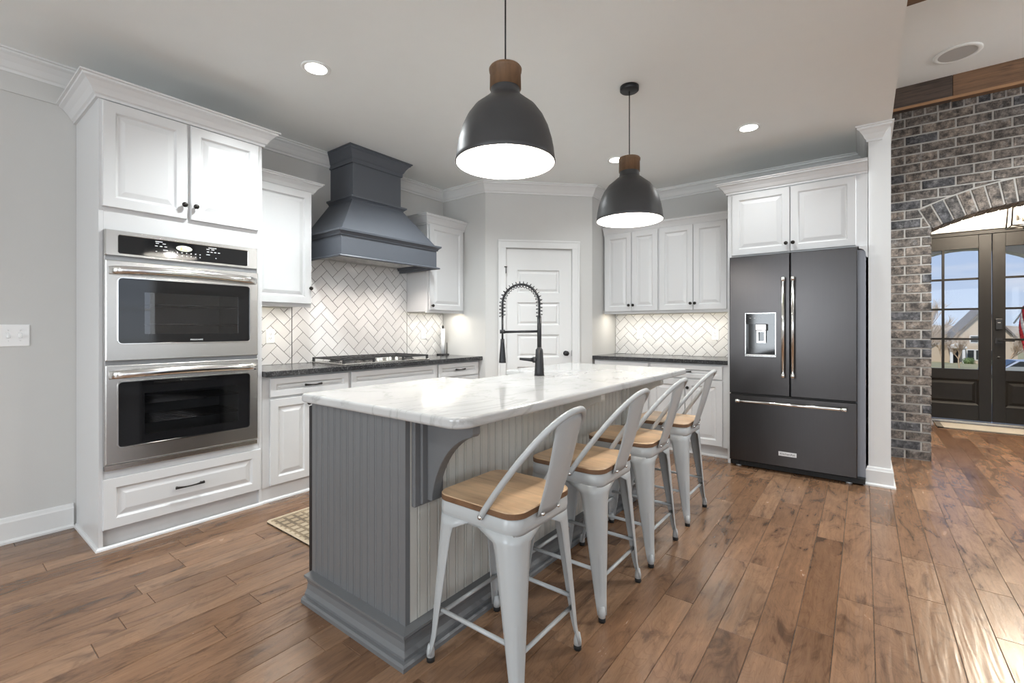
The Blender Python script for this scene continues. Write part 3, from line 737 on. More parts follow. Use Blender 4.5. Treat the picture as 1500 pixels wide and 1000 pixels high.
# ------------------------------------------------------------------ outdoors beyond the front doors
struct(MB().box(8.4, 10.9, -4, 2, -.12, -.02).build('porch_floor', M['asphalt']), 'porch slab', 'porch')
b = MB(); n = 20; ar, apk, pc, hw = 1.42, 2.53, -1.33, 1.30
sp = apk - ar
pts = [(pc + ar * math.sin(t), sp + ar * math.cos(t)) for t in [math.asin(hw / ar) * (1 - 2 * i / n) for i in range(n + 1)]]
for i in range(n):
    b.prism([pts[i], pts[i + 1], (pts[i + 1][0], 3.3), (pts[i][0], 3.3)], 'x', 10.5, 10.8)
b.box(10.5, 10.8, pts[0][0], 2.0, -.1, 3.3).box(10.5, 10.8, -5, pts[-1][0], -.1, 3.3)
b.box(8.4, 10.8, -5, 2.0, 3.3, 3.4)
struct(b.build('porch_arch', M['cream']), 'cream stucco porch arch outside the front doors', 'porch')
GP = [(8.4, -.4), (11, -.42), (24, -1.3), (56, -2.75), (105, -4.4), (230, -4.8)]
def gz(x):
    for (xa, za), (xb, zb) in zip(GP, GP[1:]):
        if x <= xb: return za + (zb - za) * (x - xa) / (xb - xa)
    return GP[-1][1]
b = MB(); b.loft([[(x, 60, z), (x, -140, z)] for x, z in GP], closed=False, caps=False)
struct(b.build('ground', M['lawn']), 'winter lawn sloping away outside', 'ground')
b = MB(); b.loft([[(x, 60, gz(x) + .03), (x, -140, gz(x) + .03)] for x in (60, 66, 72)], closed=False, caps=False)
struct(b.build('road', M['asphalt']), 'street outside', 'road')
b = MB(); rnd = random.Random(21); rows = []
for k in range(40):
    y = 40 - k * 5; zt = 3.6 + 1.6 * math.sin(k * .35) + rnd.uniform(-.5, .5); rows.append([(165, y, -5), (178, y, zt * .5 - 1), (190, y, zt), (230, y, zt - 2)])
b.loft(rows, closed=False, caps=False)
struct(b.build('hill', mat('wooded_hillside', (.36, .29, .21), .95, noise=.35, nscale=.5)), 'brown wooded hillside on the horizon', 'hill')
HX = 105; hz0 = gz(HX) - .1
t = thing('house', 'tan gabled house across the street, seen through the left door leaf', 'house', (HX, 0, 0))
b = MB().prism([(-11.5, hz0), (-11.5, -.5), (-15.24, 4.2), (-19, -.5), (-19, hz0)], 'x', 0, 11)
b.box(2, 11, -11.5, -9.2, hz0, -1.3); b.build('wall', M['siding'], t)
b = MB().prism([(-11.0, -1.1), (-15.24, 4.25), (-19.5, -1.1), (-19.5, -.75), (-15.24, 4.65), (-11.0, -.75)], 'x', -.5, 11.3)
b.build('roof', M['roof'], t)
MB().prism([(-8.8, -1.6), (-11.5, .5), (-11.5, .8), (-8.8, -1.3)], 'x', 1.4, 11.3).build('wing_roof', M['roof'], t)
for y, z, w, h in ((-14.2, -.95, .9, 1.0), (-13.75, -3.75, .75, 1.5), (-14.75, -3.75, .75, 1.5), (-16.8, -.95, .9, 1.0), (-16.6, -3.75, 1.6, 1.5)):
    o = MB().box(-.06, .02, y - w / 2 - .14, y + w / 2 + .14, z - .14, z + h + .14).build('window', M['trim'], t)
    MB().box(-.09, -.05, y - w / 2, y + w / 2, z, z + h).build('pane', M['carglass'], o)
MB().box(-.05, .03, -12.45, -11.7, hz0, -2.2).build('front_door', M['doorblk'], t)
for y in (-12.75, -11.3): MB().box(-1.7, -1.4, y - .17, y + .17, hz0, -1.9).build('porch_post', M['trim'], t)
MB().prism([(-10.9, -1.9), (-13.1, -1.9), (-13.1, -1.65), (-12.0, -1.1), (-10.9, -1.65)], 'x', -1.9, .0).build('porch_roof', M['trim'], t)
def tree(loc, h, seed, label, spread=.55):
    rnd = random.Random(seed); b = MB()
    def br(p, d, L, r, lev):
        pts = [p]; q = p; dd = d
        for i in range(3):
            dd = (dd + Vector((rnd.uniform(-.16, .16), rnd.uniform(-.16, .16), rnd.uniform(-.03, .12)))).normalized(); q = q + dd * L / 3; pts.append(q)
        b.tube(pts, [r, r * .85, r * .7, r * .5], 5 if lev < 2 else 3, caps=False)
        if lev >= 5: return
        for k in range(4 if lev < 3 else 3):
            t = pts[rnd.choice((1, 2, 3))] if lev else pts[rnd.choice((2, 3))]
            nd = (dd + Vector((rnd.uniform(-1, 1), rnd.uniform(-1, 1), rnd.uniform(-.1, .7))) * spread * 1.4).normalized()
            br(t, nd, L * rnd.uniform(.6, .80), max(r * .6, .012), lev + 1)
    br(Vector((0, 0, 0)), Vector((0, 0, 1)), h * .30, h * .018, 0)
    o = b.build('bare_tree', M['bark']); o.location = (loc[0], loc[1], gz(loc[0]) - .05)
    return tag(o, label, 'tree', 'bare winter trees across the street')
tree((38, -3.0), 6.6, 1, 'faint tall bare tree nearest, its twigs against the sky beside the brick')
tree((82, -6.9), 6.6, 2, 'bare brown tree in the lower pane right beside the brick wall')
tree((94, -9.3), 7.2, 5, 'bare brown tree behind the vertical muntin of the left leaf')
tree((76, -9.0), 5.4, 8, 'bare brown tree standing before the porch of the tan house')
tree((120, -11.5), 8.5, 14, 'bare brown tree whose crown rises behind the wing of the tan house')
tree((78, -13.4), 6.2, 9, 'bare brown tree seen through the right door leaf left of the flag')
tree((96, -18.4), 7.4, 12, 'bare brown tree seen through the right door leaf behind the flag')
def bush(loc, r, h, seed, label):
    rnd = random.Random(seed); b = MB()
    for i in range(320):
        a, u, v = rnd.uniform(0, 2 * PI), rnd.random(), rnd.random()
        p = Vector((math.cos(a) * r * u ** .5, math.sin(a) * r * u ** .5, h * v * (1 - .3 * u))); s = .10
        d = Vector((rnd.uniform(-1, 1), rnd.uniform(-1, 1), rnd.uniform(-.5, 1))).normalized(); e = d.orthogonal().normalized() * s * .5
        b.add([p - e, p + e, p + d * s * 2], [(0, 1, 2)])
    b.lathe([(r * .7, .02), (r * .8, h * .4), (r * .5, h * .8), (.02, h * .9)], seg=10)
    o = b.build('shrub', M['leafgreen']); o.location = (loc[0], loc[1], gz(loc[0]) - .05)
    return tag(o, label, 'shrub')
bush((101, -13.0), .75, 1.1, 3, 'round green shrub beside the white porch post of the tan house')
bush((98, -14.6), .65, 1.3, 4, 'green shrub under the downstairs window of the tan house')
# flag
t = thing('flag', 'red and white striped flag hanging by the porch', 'flag', (9.95, -1.95, .86))
MB().tube([(.5, .10, .45), (-.15, -.12, 1.10)], .012, 8).build('flag_pole', M['trim'], t)
b = MB(); nx, nz = 13, 10
def fp(i, k):
    u, v = i / nx, k / nz
    return Vector((.32 - .40 * u, .05 - .13 * u + .03 * math.sin(v * 5 + u * 9), .62 + .40 * u - v * (.75 - .1 * u)))
for i in range(nx):
    for k in range(nz):
        b.cur = 2 if (i > 7 and k < 5) else i % 2
        b.add([fp(i, k), fp(i + 1, k), fp(i + 1, k + 1), fp(i, k + 1)], [(0, 1, 2, 3)])
o = b.build('flag_cloth', [M['red'], M['flagwhite'], M['navy']], t, smooth=True)
so = o.modifiers.new('thick', 'SOLIDIFY'); so.thickness = .003
# car
t = thing('parked_car', 'silver car parked outside, low behind the right door leaf glass', 'car', (47, -8.9, gz(47)), PI / 2 + .2)
b = MB(); prof = [(-2.2, .35), (2.2, .35), (2.25, .75), (1.3, .95), (.7, 1.4), (-1.2, 1.42), (-2.1, 1.0), (-2.25, .7)]
b.prism(prof, 'y', -.85, .85); b.build('body', M['carpaint'], t, bevel=.08, bseg=3)
for s in (-1, 1):
    MB().prism([(1.15, .98), (.65, 1.33), (-1.1, 1.35), (-1.8, 1.0)], 'y', s * .853, s * .862).build('side_window', M['carglass'], t)
MB().add([(1.32, -.7, .99), (1.32, .7, .99), (.75, .62, 1.39), (.75, -.62, 1.39)], [(0, 1, 2, 3)]).build('windshield', M['carglass'], t)
for x in (-1.35, 1.4):
    for s in (-1, 1):
        MB().lathe([(.2, s * .72), (.33, s * .72), (.33, s * .88), (.2, s * .88)], (x, 0, .33), 20, 'y').build('wheel', M['rubber'], t)

# ------------------------------------------------------------------ cabinetry (local frame: x to the viewer's right, y into the wall, z up)
def panel_rings(w, h):
    k = min(1.0, min(w, h) / .26)
    f = .054 * (0.55 + .45 * k) if min(w, h) < .2 else .054
    return [(0, 0), (0, -.016), (.003, -.020), (f, -.020), (f + .004, -.0165), (f + .010, -.0085), (f + .016, -.0075), (f + .016 + .026 * k, -.0155), (f + .019 + .026 * k, -.0160)]
def door_panel(name, parent, x0, x1, z0, z1, y=0.0):
    b = MB(); b.rings_panel(0, x1 - x0, 0, z1 - z0, panel_rings(x1 - x0, z1 - z0))
    o = b.build(name, M['cab'], parent, smooth=False); o.location = (x0, y, z0)
    return o
KNOB = None
def knob(parent, x, z):
    b = MB().lathe([(.006, 0), (.005, -.012), (.007, -.016), (.0145, -.019), (.0155, -.025), (.0135, -.031), (.004, -.034)], (0, 0, 0), 14, 'y')
    o = b.build('knob', M['bronze'], parent); o.location = (x, -.020, z); return o
def pull(parent, x, z, L=.13):
    b = MB(); n = 14; pts, rs = [], []
    for i in range(n + 1):
        t = i / n * 2 - 1
        pts.append((t * L / 2, -.026 + .004 * t * t, .004 * (t * t) - .002)); rs.append(.0042 + .0052 * abs(t) ** 2.2)
    b.tube(pts, rs, 8)
    for s in (-1, 1): b.tube([(s * L * .42, -.024, 0), (s * L * .42, 0, 0)], .005, 8)
    o = b.build('pull_handle', M['bronze'], parent); o.location = (x, -.018, z); return o
def crown_prof(z0, z1, out):
    k = (z1 - z0) / .115; q = out / .082
    return [(o * q, z1 + h * k) for o, h in CROWN]
SHOE = [(0, 0), (.014, 0), (.012, .010), (.005, .017), (0, .018)]

def upper_cabinet(label, loc, rz, w, d, z0, z1, zc, doors, knobs, crown_out=.075, left=True, right=True, group=None, led=True):
    t = thing('wall_cabinet', label, 'cabinet', loc, rz, group)
    b = MB().box(0, w, .001, d, z0, z1); b.box(0, w, .0, .02, z0 - .012, z0)
    b.build('carcass', M['cab'], t, bevel=.0015)
    p = ([(0, d)] if left else []) + [(0, 0), (w, 0)] + ([(w, d)] if right else [])
    MB().sweep(p, crown_prof(z1 - .03, zc, crown_out)).build('crown_moulding', M['cab'], t)
    ds = []
    for (x0, x1) in doors: ds.append(door_panel('door', t, x0, x1, z0 + .016, z1 - .018))
    for i, (kx, kz) in knobs: 
        x0, x1 = doors[i]; knob(ds[i], kx - x0, kz - z0 - .016)
    if led:
        MB().box(.03, w - .03, .035, .055, z0 - .010, z0 - .001).build('light_bar', M['ledbar'], t)
    return t

# tall oven cabinet
TW, TD = .862, YL - 3.333
t = thing('oven_tower_cabinet', 'tall white cabinet enclosing the stacked wall ovens', 'cabinet', (.625, 3.33, 0))
b = MB()
b.box(0, .02, 0, TD, 0, 2.50).box(TW - .02, TW, 0, TD, 0, 2.50)
b.box(.02, TW - .02, .004, TD, .105, .43).box(.02, TW - .02, 0.0, TD, 1.772, 2.50).box(.02, TW - .02, .03, TD, 0, .105).box(.02, TW - .02, TD - .01, TD, .43, 1.772)
b.box(.02, .032, .0, .05, .43, 1.772).box(TW - .032, TW - .02, 0, .05, .43, 1.772)
b.build('carcass', M['cab'], t, bevel=.0015)
MB().sweep([(0, TD), (0, 0), (TW, 0), (TW, TD)], crown_prof(2.485, 2.588, .09)).build('crown_moulding', M['cab'], t)
MB().sweep([(0, TD), (0, 0), (TW, 0)], SHOE).build('shoe_moulding', M['cab'], t)
d1 = door_panel('door', t, .014, .411, 1.895, 2.478); d2 = door_panel('door', t, .430, .832, 1.895, 2.478)
knob(d1, .378, .082); knob(d2, .022, .082)
dr = door_panel('drawer_front', t, .016, .846, .112, .392); pull(dr, .405, .148, .15)

# double wall oven
t = thing('double_oven', 'stainless steel double wall oven with black control panel', 'oven', (.645, 3.3275, .435))
OW = .80
def rect_loop(x0, x1, z0, z1, y, r=.0015, n=6): return [(p[0], y, p[1]) for p in rrect(x0, x1, z0, z1, r, n)]
def oven_door(z0, z1, w0, w1, hz, brand):
    b = MB(); x0, x1 = .002, OW - .002
    b.loft([rect_loop(x0, x1, z0, z1, 0), rect_loop(x0, x1, z0, z1, -.036, .002), rect_loop(x0 + .004, x1 - .004, z0 + .004, z1 - .004, -.040, .004),
            rect_loop(.052, OW - .052, w0 - .006, w1 + .006, -.040, .022), rect_loop(.057, OW - .057, w0, w1, -.033, .018), rect_loop(.057, OW - .057, w0, w1, 0, .018)], caps=False)
    d = b.build('oven_door', M['steel'], t)
    b = MB(); b.loft([rect_loop(.050, OW - .050, w0 - .008, w1 + .008, -.0405, .026), rect_loop(.0515, OW - .0515, w0 - .0065, w1 + .0065, -.0435, .024), rect_loop(.056, OW - .056, w0 - .001, w1 + .001, -.0435, .019), rect_loop(.0575, OW - .0575, w0 + .0005, w1 - .0005, -.036, .018)], caps=False)
    b.build('window_trim', M['steel_bright'], d)
    hh = w1 - w0
    ix0, ix1, iz0, iz1 = .175, OW - .125, w0 + hh * .14, w1 - hh * .20
    b = MB(); b.loft([rect_loop(.057, OW - .057, w0, w1, -.034, .018), rect_loop(ix0, ix1, iz0, iz1, -.034, .004)], caps=False)
    b.build('black_glass_border', M['blackglass'], d)
    MB().box(ix0, ix1, -.034, -.030, iz0, iz1).build('window_glass', M['ovenglass'], d)
    b = MB(); yb = .42
    b.box(.06, .075, 0, yb, w0 - .03, w1 + .05).box(OW - .075, OW - .06, 0, yb, w0 - .03, w1 + .05).box(.06, OW - .06, yb, yb + .01, w0 - .03, w1 + .05).box(.06, OW - .06, 0, yb, w0 - .045, w0 - .03).box(.06, OW - .06, 0, yb, w1 + .05, w1 + .06)
    b.build('oven_cavity', M['ovencav'], t)
    for f in (.30, .62):
        zz = w0 + hh * f; b = MB()
        for k in range(9): b.tube([(.08, .02 + k * .045, zz), (OW - .08, .02 + k * .045, zz)], .0028, 5)
        for k in range(4): b.tube([(.09 + k * .205, .02, zz - .004), (.09 + k * .205, .39, zz - .004)], .003, 5)
        b.build('oven_rack', M['rackmetal'], t)
    pts = []
    for i in range(25):
        u = i / 24 * 2 - 1; pts.append((OW / 2 + u * (OW / 2 - .016), -.042 - .052 * (1 - abs(u) ** 4) ** .5 if abs(u) < 1 else -.042, hz + .010 * (1 - u * u)))
    hb = MB(); rings = []
    for i, p in enumerate(pts):
        rings.append([(p[0], p[1] + .012 * math.cos(a), p[2] + .022 * math.sin(a)) for a in [2 * PI * k / 12 for k in range(12)]])
    hb.smooth = True; hb.loft(rings); hb.build('door_handle', M['steel_bright'], d)
    if brand: text('brand_lettering', 'FRIGIDAIRE', .0135, M['print'], d, (OW * .545, -.0346, w0 + .014), (PI / 2, 0, 0))
    return d
oven_door(.608, 1.165, .705, 1.068, 1.108, True)
oven_door(.038, .583, .127, .487, .530, False)
b = MB().box(.0, OW, -.020, -.001, 0, .030); b.build('vent_trim', M['steel'], t, bevel=.003)
for za, zb in ((.583, .608), (.030, .038), (1.165, 1.191)): MB().box(.004, OW - .004, -.022, .0, za, zb).build('vent_gap', M['ovencav'], t)
for xa, xb in ((0, .004), (OW - .004, OW)): MB().box(xa, xb, -.02, -.001, 0, 1.19).build('side_trim', M['steel'], t)
b = MB(); b.loft([rect_loop(0, OW, 1.191, 1.335, 0), rect_loop(0, OW, 1.191, 1.335, -.022, .003), rect_loop(.006, OW - .006, 1.195, 1.331, -.030, .006), rect_loop(.056, OW - .062, 1.205, 1.312, -.030, .010), rect_loop(.060, OW - .066, 1.209, 1.308, -.026, .008)])
cp = b.build('control_panel', M['steel'], t, smooth=False)
MB().box(.058, OW - .064, -.0275, -.025, 1.207, 1.310).build('control_glass', M['blackglass'], cp)
cd_ = MB().lathe([(.001, -.0285), (.040, -.0285), (.042, -.0275)], seg=28, axis='y').build('clock_display', M['display'], cp)
cd_.location = (.372, 0, 1.274); cd_.scale = (1, 1, .42)
b = MB()
for i, dx in enumerate((-.020, -.011, .001, .010)):
    w = .0065
    for seg in ((0, 1, 2, 3, 5, 6), (1, 2, 4, 5), (0, 1, 3, 4, 6), (0, 1, 2, 3, 4))[i]:
        X, Z = .370 + dx, 1.274
        q = {0: (0, w, .0075, .009), 1: (w - .001, w + .0005, .0005, .009), 2: (w - .001, w + .0005, -.009, -.0005), 3: (0, w, -.009, -.0075), 4: (-.0005, .001, -.009, -.0005), 5: (-.0005, .001, .0005, .009), 6: (0, w, -.0007, .0007)}[seg]
        b.box(X + q[0], X + q[1], -.0295, -.0285, Z + q[2], Z + q[3])
b.build('clock_digits', M['digit'], cp)
b = MB(); rnd = random.Random(4)
for x, z, w in ((.245, 1.298, .035), (.237, 1.288, .015), (.270, 1.288, .016), (.232, 1.272, .013), (.255, 1.272, .013), (.278, 1.272, .013), (.277, 1.252, .024), (.232, 1.240, .008), (.273, 1.232, .013),
                (.525, 1.298, .045), (.500, 1.288, .017), (.527, 1.288, .017), (.500, 1.272, .012), (.520, 1.272, .012), (.541, 1.272, .012), (.562, 1.272, .012), (.500, 1.254, .02), (.545, 1.236, .006)):
    b.box(x - w / 2, x + w / 2, -.0282, -.0275, z - .0022, z + .0022)
for i in range(7):
    for k in range(2): b.box(.312 + i * .024 - .003, .312 + i * .024 + .003, -.0282, -.0275, 1.248 - k * .018 - .003, 1.248 - k * .018 + .003)
b.build('panel_print', M['print'], cp)

# wall cabinets on the cooktop wall
upper_cabinet('single-door white wall cabinet between the oven tower and the gray hood', (1.489, 3.56, 0), 0, .486, YL - 3.563, 1.405, 2.335, 2.395, [(.012, .478)], [(0, (.462, 1.545))], left=False)
upper_cabinet('single-door white wall cabinet to the right of the gray hood, over the paper towel holder', (3.22, 3.56, 0), 0, .538, YL - 3.563, 1.40, 2.325, 2.395, [(.022, .515)], [(0, (.045, 1.460))], right=False)

# range hood
t = thing('range_hood', 'dark gray painted wooden range hood with stepped mouldings', 'hood', (2.60, YL, 0))
hx, hd = .515, YL - 3.31          # half width and depth of the apron
b = MB(); T = .02; za, zb = 1.822, 2.02
b.box(-hx, hx, -hd, -hd + T, za, zb).box(-hx, -hx + T, -hd + T, 0, za, zb).box(hx - T, hx, -hd + T, 0, za, zb)
b.build('apron', M['hood'], t, bevel=.001)
cxh, cd = .260, YL - 3.534
def hood_path(w, d): return [(-w, 0), (-w, -d), (w, -d), (w, 0)]
MB().sweep(hood_path(hx, hd), [(0, za - .022), (.022, za - .022), (.026, za - .016), (.022, za - .008), (.006, za - .002), (0, za)]).build('lower_moulding', M['hood'], t)
MB().sweep(hood_path(hx, hd), [(0, zb - .045), (.010, zb - .045), (.012, zb - .034), (.022, zb - .022), (.034, zb - .014), (.036, zb), (0, zb)]).build('apron_moulding', M['hood'], t)
b = MB(); rings = []
for w, d, z in ((hx - .004, hd - .004, zb), (cxh + .012, cd + .012, 2.345)):
    rings.append([(-w, 0, z), (-w, -d, z), (w, -d, z), (w, 0, z)])
b.loft(rings); b.build('tapered_canopy', M['hood'], t)
MB().sweep(hood_path(cxh, cd), [(0, 2.335), (.016, 2.335), (.020, 2.345), (.034, 2.358), (.042, 2.362), (.042, 2.376), (.014, 2.384), (0, 2.390)]).build('middle_moulding', M['hood'], t)
MB().box(-cxh, cxh, -cd, 0, 2.335, ZC - .001).build('chimney', M['hood'], t)
MB().sweep(hood_path(cxh, cd), [(o * .98, ZC - .001 + h * .95) for o, h in [(0, -.135), (.012, -.135), (.014, -.118)] + CROWN[2:]]).build('crown_moulding', M['hood'], t)
b = MB(); zz = 1.845
b.box(-hx + T, hx - T, -hd + T, 0, zz + .01, zz + .03)
b.build('underside', M['trim'], t)
b = MB(); b.box(-.36, .36, -.47, -.10, zz - .002, zz + .0105); li = b.build('vent_insert', M['steel'], t, bevel=.004)
for x in (-.25, .25): MB().lathe([(.001, zz - .004), (.030, zz - .004), (.032, zz - .001)], (x, -.43, 0), 18).build('hood_lamp', M['can'], li)
lamp('hood_light', 'SPOT', (2.35, YL - .43, 1.83), 8, (1, .90, .82), (0, 0, 0), spot_size=2.4, spot_blend=.6, shadow_soft_size=.03)
lamp('hood_light', 'SPOT', (2.85, YL - .43, 1.83), 8, (1, .90, .82), (0, 0, 0), spot_size=2.4, spot_blend=.6, shadow_soft_size=.03)

# base cabinets, cooktop wall
def base_cabinet(label, loc, rz, w, d, drawer, doors, has_pull=True, knobs=(), zdr=(.738, .872), toe=.05, shoe=True, toe_ends=(0, 0), group=None):
    t = thing('base_cabinet', label, 'cabinet', loc, rz, group)
    b = MB().box(0, w, 0.001, d, .105, .884).box(0, w, toe, d, 0, .105)
    b.build('carcass', M['cab'], t, bevel=.001)
    if shoe: MB().sweep([(0, toe), (w, toe)], SHOE).build('shoe_moulding', M['cab'], t)
    dr = door_panel('drawer_front', t, drawer[0], drawer[1], *zdr)
    if has_pull: pull(dr, (drawer[1] - drawer[0]) / 2, (zdr[1] - zdr[0]) / 2)
    ds = [door_panel('door', t, a, c, .116, zdr[0] - .016) for a, c in doors]
    for i, x, z in knobs: knob(ds[i], x - doors[i][0], z - .116)
    return t
BD = YL - 3.333
base_cabinet('white base cabinet left of the cooktop, beside the oven tower', (1.489, 3.33, 0), 0, .678, BD, (.046, .665), [(.046, .352), (.359, .665)], knobs=[(0, .32, .67), (1, .39, .67)], toe=.006)
base_cabinet('white base cabinet under the gas cooktop, with a blank false drawer front', (2.168, 3.33, 0), 0, .967, BD, (.012, .954), [(.012, .480), (.486, .954)], has_pull=False, knobs=[(0, .45, .67), (1, .51, .67)], toe=.006)
base_cabinet('narrow white base cabinet right of the cooktop, against the corner wall', (3.136, 3.33, 0), 0, .622, BD, (.012, .585), [(.012, .585)], knobs=[(0, .04, .67)], toe=.006)
def slab(name, poly, z0, z1, m, bevel=.006, bseg=3):
    return MB().prism(poly, 'z', z0, z1).build(name, m, None, bevel=bevel, bseg=bseg, angle=50)
o = slab('countertop', [(1.489, 3.275), (3.758, 3.275), (3.758, YL - .001), (1.489, YL - .001)], .885, .925, M['granite'], .004)
tag(o, 'black granite countertop holding the gas cooktop', 'countertop')

# herringbone backsplash
def herringbone(name, x0, x1, zfun, z0, thick, label, loc, rz, holes=()):
    """tiles in the local XZ plane facing -y; zfun(x) gives pieces: list of (xa, xb, za, zb) rectangles to fill"""
    w = .0785; g = .0032; s = math.sqrt(.5); b = MB(); rnd = random.Random(5)
    def clip(poly, f):
        out = []
        for i in range(len(poly)):
            p, q = poly[i], poly[(i + 1) % len(poly)]; a, c = f(p), f(q)
            if a >= 0: out.append(p)
            if (a >= 0) != (c >= 0):
                t = a / (a - c); out.append((p[0] + (q[0] - p[0]) * t, p[1] + (q[1] - p[1]) * t))
        return out
    for (xa, xb, za, zb) in zfun:
        N = 46
        for i in range(-N, N + 1):
            for j in range(-N, N + 1):
                if (i - j) % 4: continue
                for rect in ((i, i + 2, j, j + 1), (i, i + 1, j + 1, j + 3)):
                    a, c, e, f = [v * w for v in rect]
                    P = [(a + g / 2, e + g / 2), (c - g / 2, e + g / 2), (c - g / 2, f - g / 2), (a + g / 2, f - g / 2)]
                    P = [((p[0] - p[1]) * s + x0 + .03, (p[0] + p[1]) * s + z0 + .6) for p in P]
                    for fn in (lambda p: p[0] - xa, lambda p: xb - p[0], lambda p: p[1] - za, lambda p: zb - p[1]):
                        P = clip(P, fn)
                        if len(P) < 3: break
                    if len(P) < 3: continue
                    ar = abs(sum(P[k][0] * P[(k + 1) % len(P)][1] - P[(k + 1) % len(P)][0] * P[k][1] for k in range(len(P)))) / 2
                    if ar < 5e-5: continue
                    cx = sum(p[0] for p in P) / len(P); cz = sum(p[1] for p in P) / len(P); b.rv = rnd.random()
                    dy = rnd.uniform(-.0006, .0006)
                    def ins(p):
                        v = Vector((p[0] - cx, p[1] - cz)); l = max(v.length, 1e-5); return (p[0] - v.x / l * .0016, p[1] - v.y / l * .0016)
                    b.loft([[(p[0], 0, p[1]) for p in P], [(p[0], -thick + .0015 + dy, p[1]) for p in P], [(ins(p)[0], -thick + dy, ins(p)[1]) for p in P]])
        b.cur = 1; b.rv = .5; b.box(xa, xb, -thick + .0025, -.0005, za, zb); b.cur = 0
    o = b.build(name, [M['tile'], M['grout']]); o.location = loc; o.rotation_euler = (0, 0, rz)
    tag(o, label, 'backsplash'); o['kind'] = 'structure'
    return o
herringbone('tile_backsplash', 1.49, 3.755, [(1.49, 1.972, .926, 1.392), (1.979, 3.216, .926, 1.84), (3.222, 3.738, .926, 1.387)], .926, .010, 'white herringbone tile backsplash behind the cooktop', (0, YL - .0005, 0), 0)
herringbone('tile_backsplash', .03, 1.38, [(.004, 1.372, .926, 1.387)], .926, .010, 'white herringbone tile backsplash beside the refrigerator', (XR - .0005, PB[1], 0), -PI / 2)

# gas cooktop
t = thing('gas_cooktop', 'stainless gas cooktop with black cast iron grates and front knobs', 'cooktop', (2.60, 3.60, .925))
b = MB().box(-.46, .46, -.255, .255, 0, .010); b.build('tray', M['steel'], t, bevel=.004)
for x, y, r in ((-.32, .12, .035), (-.32, -.11, .045), (0, .10, .055), (.32, .12, .045), (.32, -.11, .035)):
    o = MB().lathe([(r * 1.4, .009), (r * 1.3, .014), (r, .016), (r, .024), (r * .9, .027), (.001, .028)], (x, y, 0), 18).build('burner', M['grate'], t)
for cx in (-.305, 0, .305):
    b = MB(); w = .145; y0 = -.225 if cx else -.06
    for x in (-w, -w / 3, w / 3, w): b.box(cx + x - .006, cx + x + .006, y0, .235, .036, .048)
    for y in (y0, (y0 + .235) / 2, .235): b.box(cx - w, cx + w, y - .006, y + .006, .034, .048)
    for x in (-w, w):
        for y in (y0, .235): b.box(cx + x - .009, cx + x + .009, y - .009, y + .009, .008, .048)
    for x in (-w * .66, 0, w * .66):
        for y in ((y0 + .235) * .5 - .06, (y0 + .235) * .5 + .06): b.box(cx + x - .05, cx + x + .05, y - .005, y + .005, .036, .050).box(cx + x - .005, cx + x + .005, y - .04, y + .04, .036, .052)
    b.build('grate', M['grate'], t, bevel=.002)
for i in range(5):
    x = -.10 + i * .05; y = -.205 + (.03 if i % 2 else 0)
    MB().lathe([(.019, .010), (.019, .016), (.016, .018), (.0155, .038), (.012, .041), (.001, .0415)], (x, y, 0), 16).build('control_knob', M['steel_bright'], t)

# paper towel holder with a nearly used-up roll
t = thing('paper_towel_holder', 'black paper towel holder with a thin white roll near the counter corner', 'holder', (3.665, 3.79, .925))
b = MB().lathe([(.072, .006), (.074, .009), (.072, .013), (.001, .013)], seg=28)
for i in range(4): a = PI / 4 + i * PI / 2; b.lathe([(.006, 0), (.006, .008)], (math.cos(a) * .06, math.sin(a) * .06, 0), 8)
b.build('base', M['black'], t)
MB().lathe([(.006, .012), (.006, .300), (.010, .306), (.011, .325), (.004, .336), (.001, .337)], seg=12).build('post', M['black'], t)
MB().tube([(.062, 0, .012), (.062, 0, .14)], .0035, 8).build('tension_arm', M['black'], t)
MB().lathe([(.010, .016), (.023, .016), (.023, .296), (.010, .296)], seg=24).build('paper_roll', M['paper'], t)

# outlets and switch
def outlet(label, loc, rz, kind='outlet'):
    t = thing('wall_outlet', label, 'outlet', loc, rz, 'white wall outlets on the backsplash')
    b = MB(); b.loft([rect_loop(-.036, .036, -.058, .058, 0, .004), rect_loop(-.036, .036, -.058, .058, -.004, .004), rect_loop(-.033, .033, -.055, .055, -.007, .004)])
    b.build('cover_plate', M['plastic'], t, smooth=False)
    b = MB(); b.loft([rect_loop(-.017, .017, -.034, .034, -.006, .003), rect_loop(-.017, .017, -.034, .034, -.010, .003)]); f = b.build('socket_face', M['plastic'], t, smooth=False)
    b = MB()
    for z in (-.02, .014):
        b.box(-.008, -.0055, -.0106, -.0098, z, z + .009).box(.0055, .008, -.0106, -.0098, z, z + .009).box(-.002, .002, -.0106, -.0098, z - .006, z - .002)
    b.build('slots', M['slot'], f)
    return t
outlet('white wall outlet below the single-door cabinet next to the oven tower', (1.793, YL - .0105, 1.160), 0)
outlet('white wall outlet left of the paper towel holder', (3.445, YL - .0105, 1.167), 0)
outlet('white wall outlet on the right backsplash nearer the corner pantry', (XR - .0105, 2.09, 1.160), -PI / 2)
outlet('white wall outlet on the right backsplash close to the refrigerator', (XR - .0105, 1.258, 1.160), -PI / 2)
t = thing('light_switch', 'white three-gang toggle switch plate on the left wall', 'switch', (.342, YL, 1.182))
b = MB(); b.loft([rect_loop(-.083, .083, -.063, .063, 0, .004), rect_loop(-.083, .083, -.063, .063, -.004, .004), rect_loop(-.079, .079, -.059, .059, -.007, .004)]); b.build('cover_plate', M['plastic'], t, smooth=False)
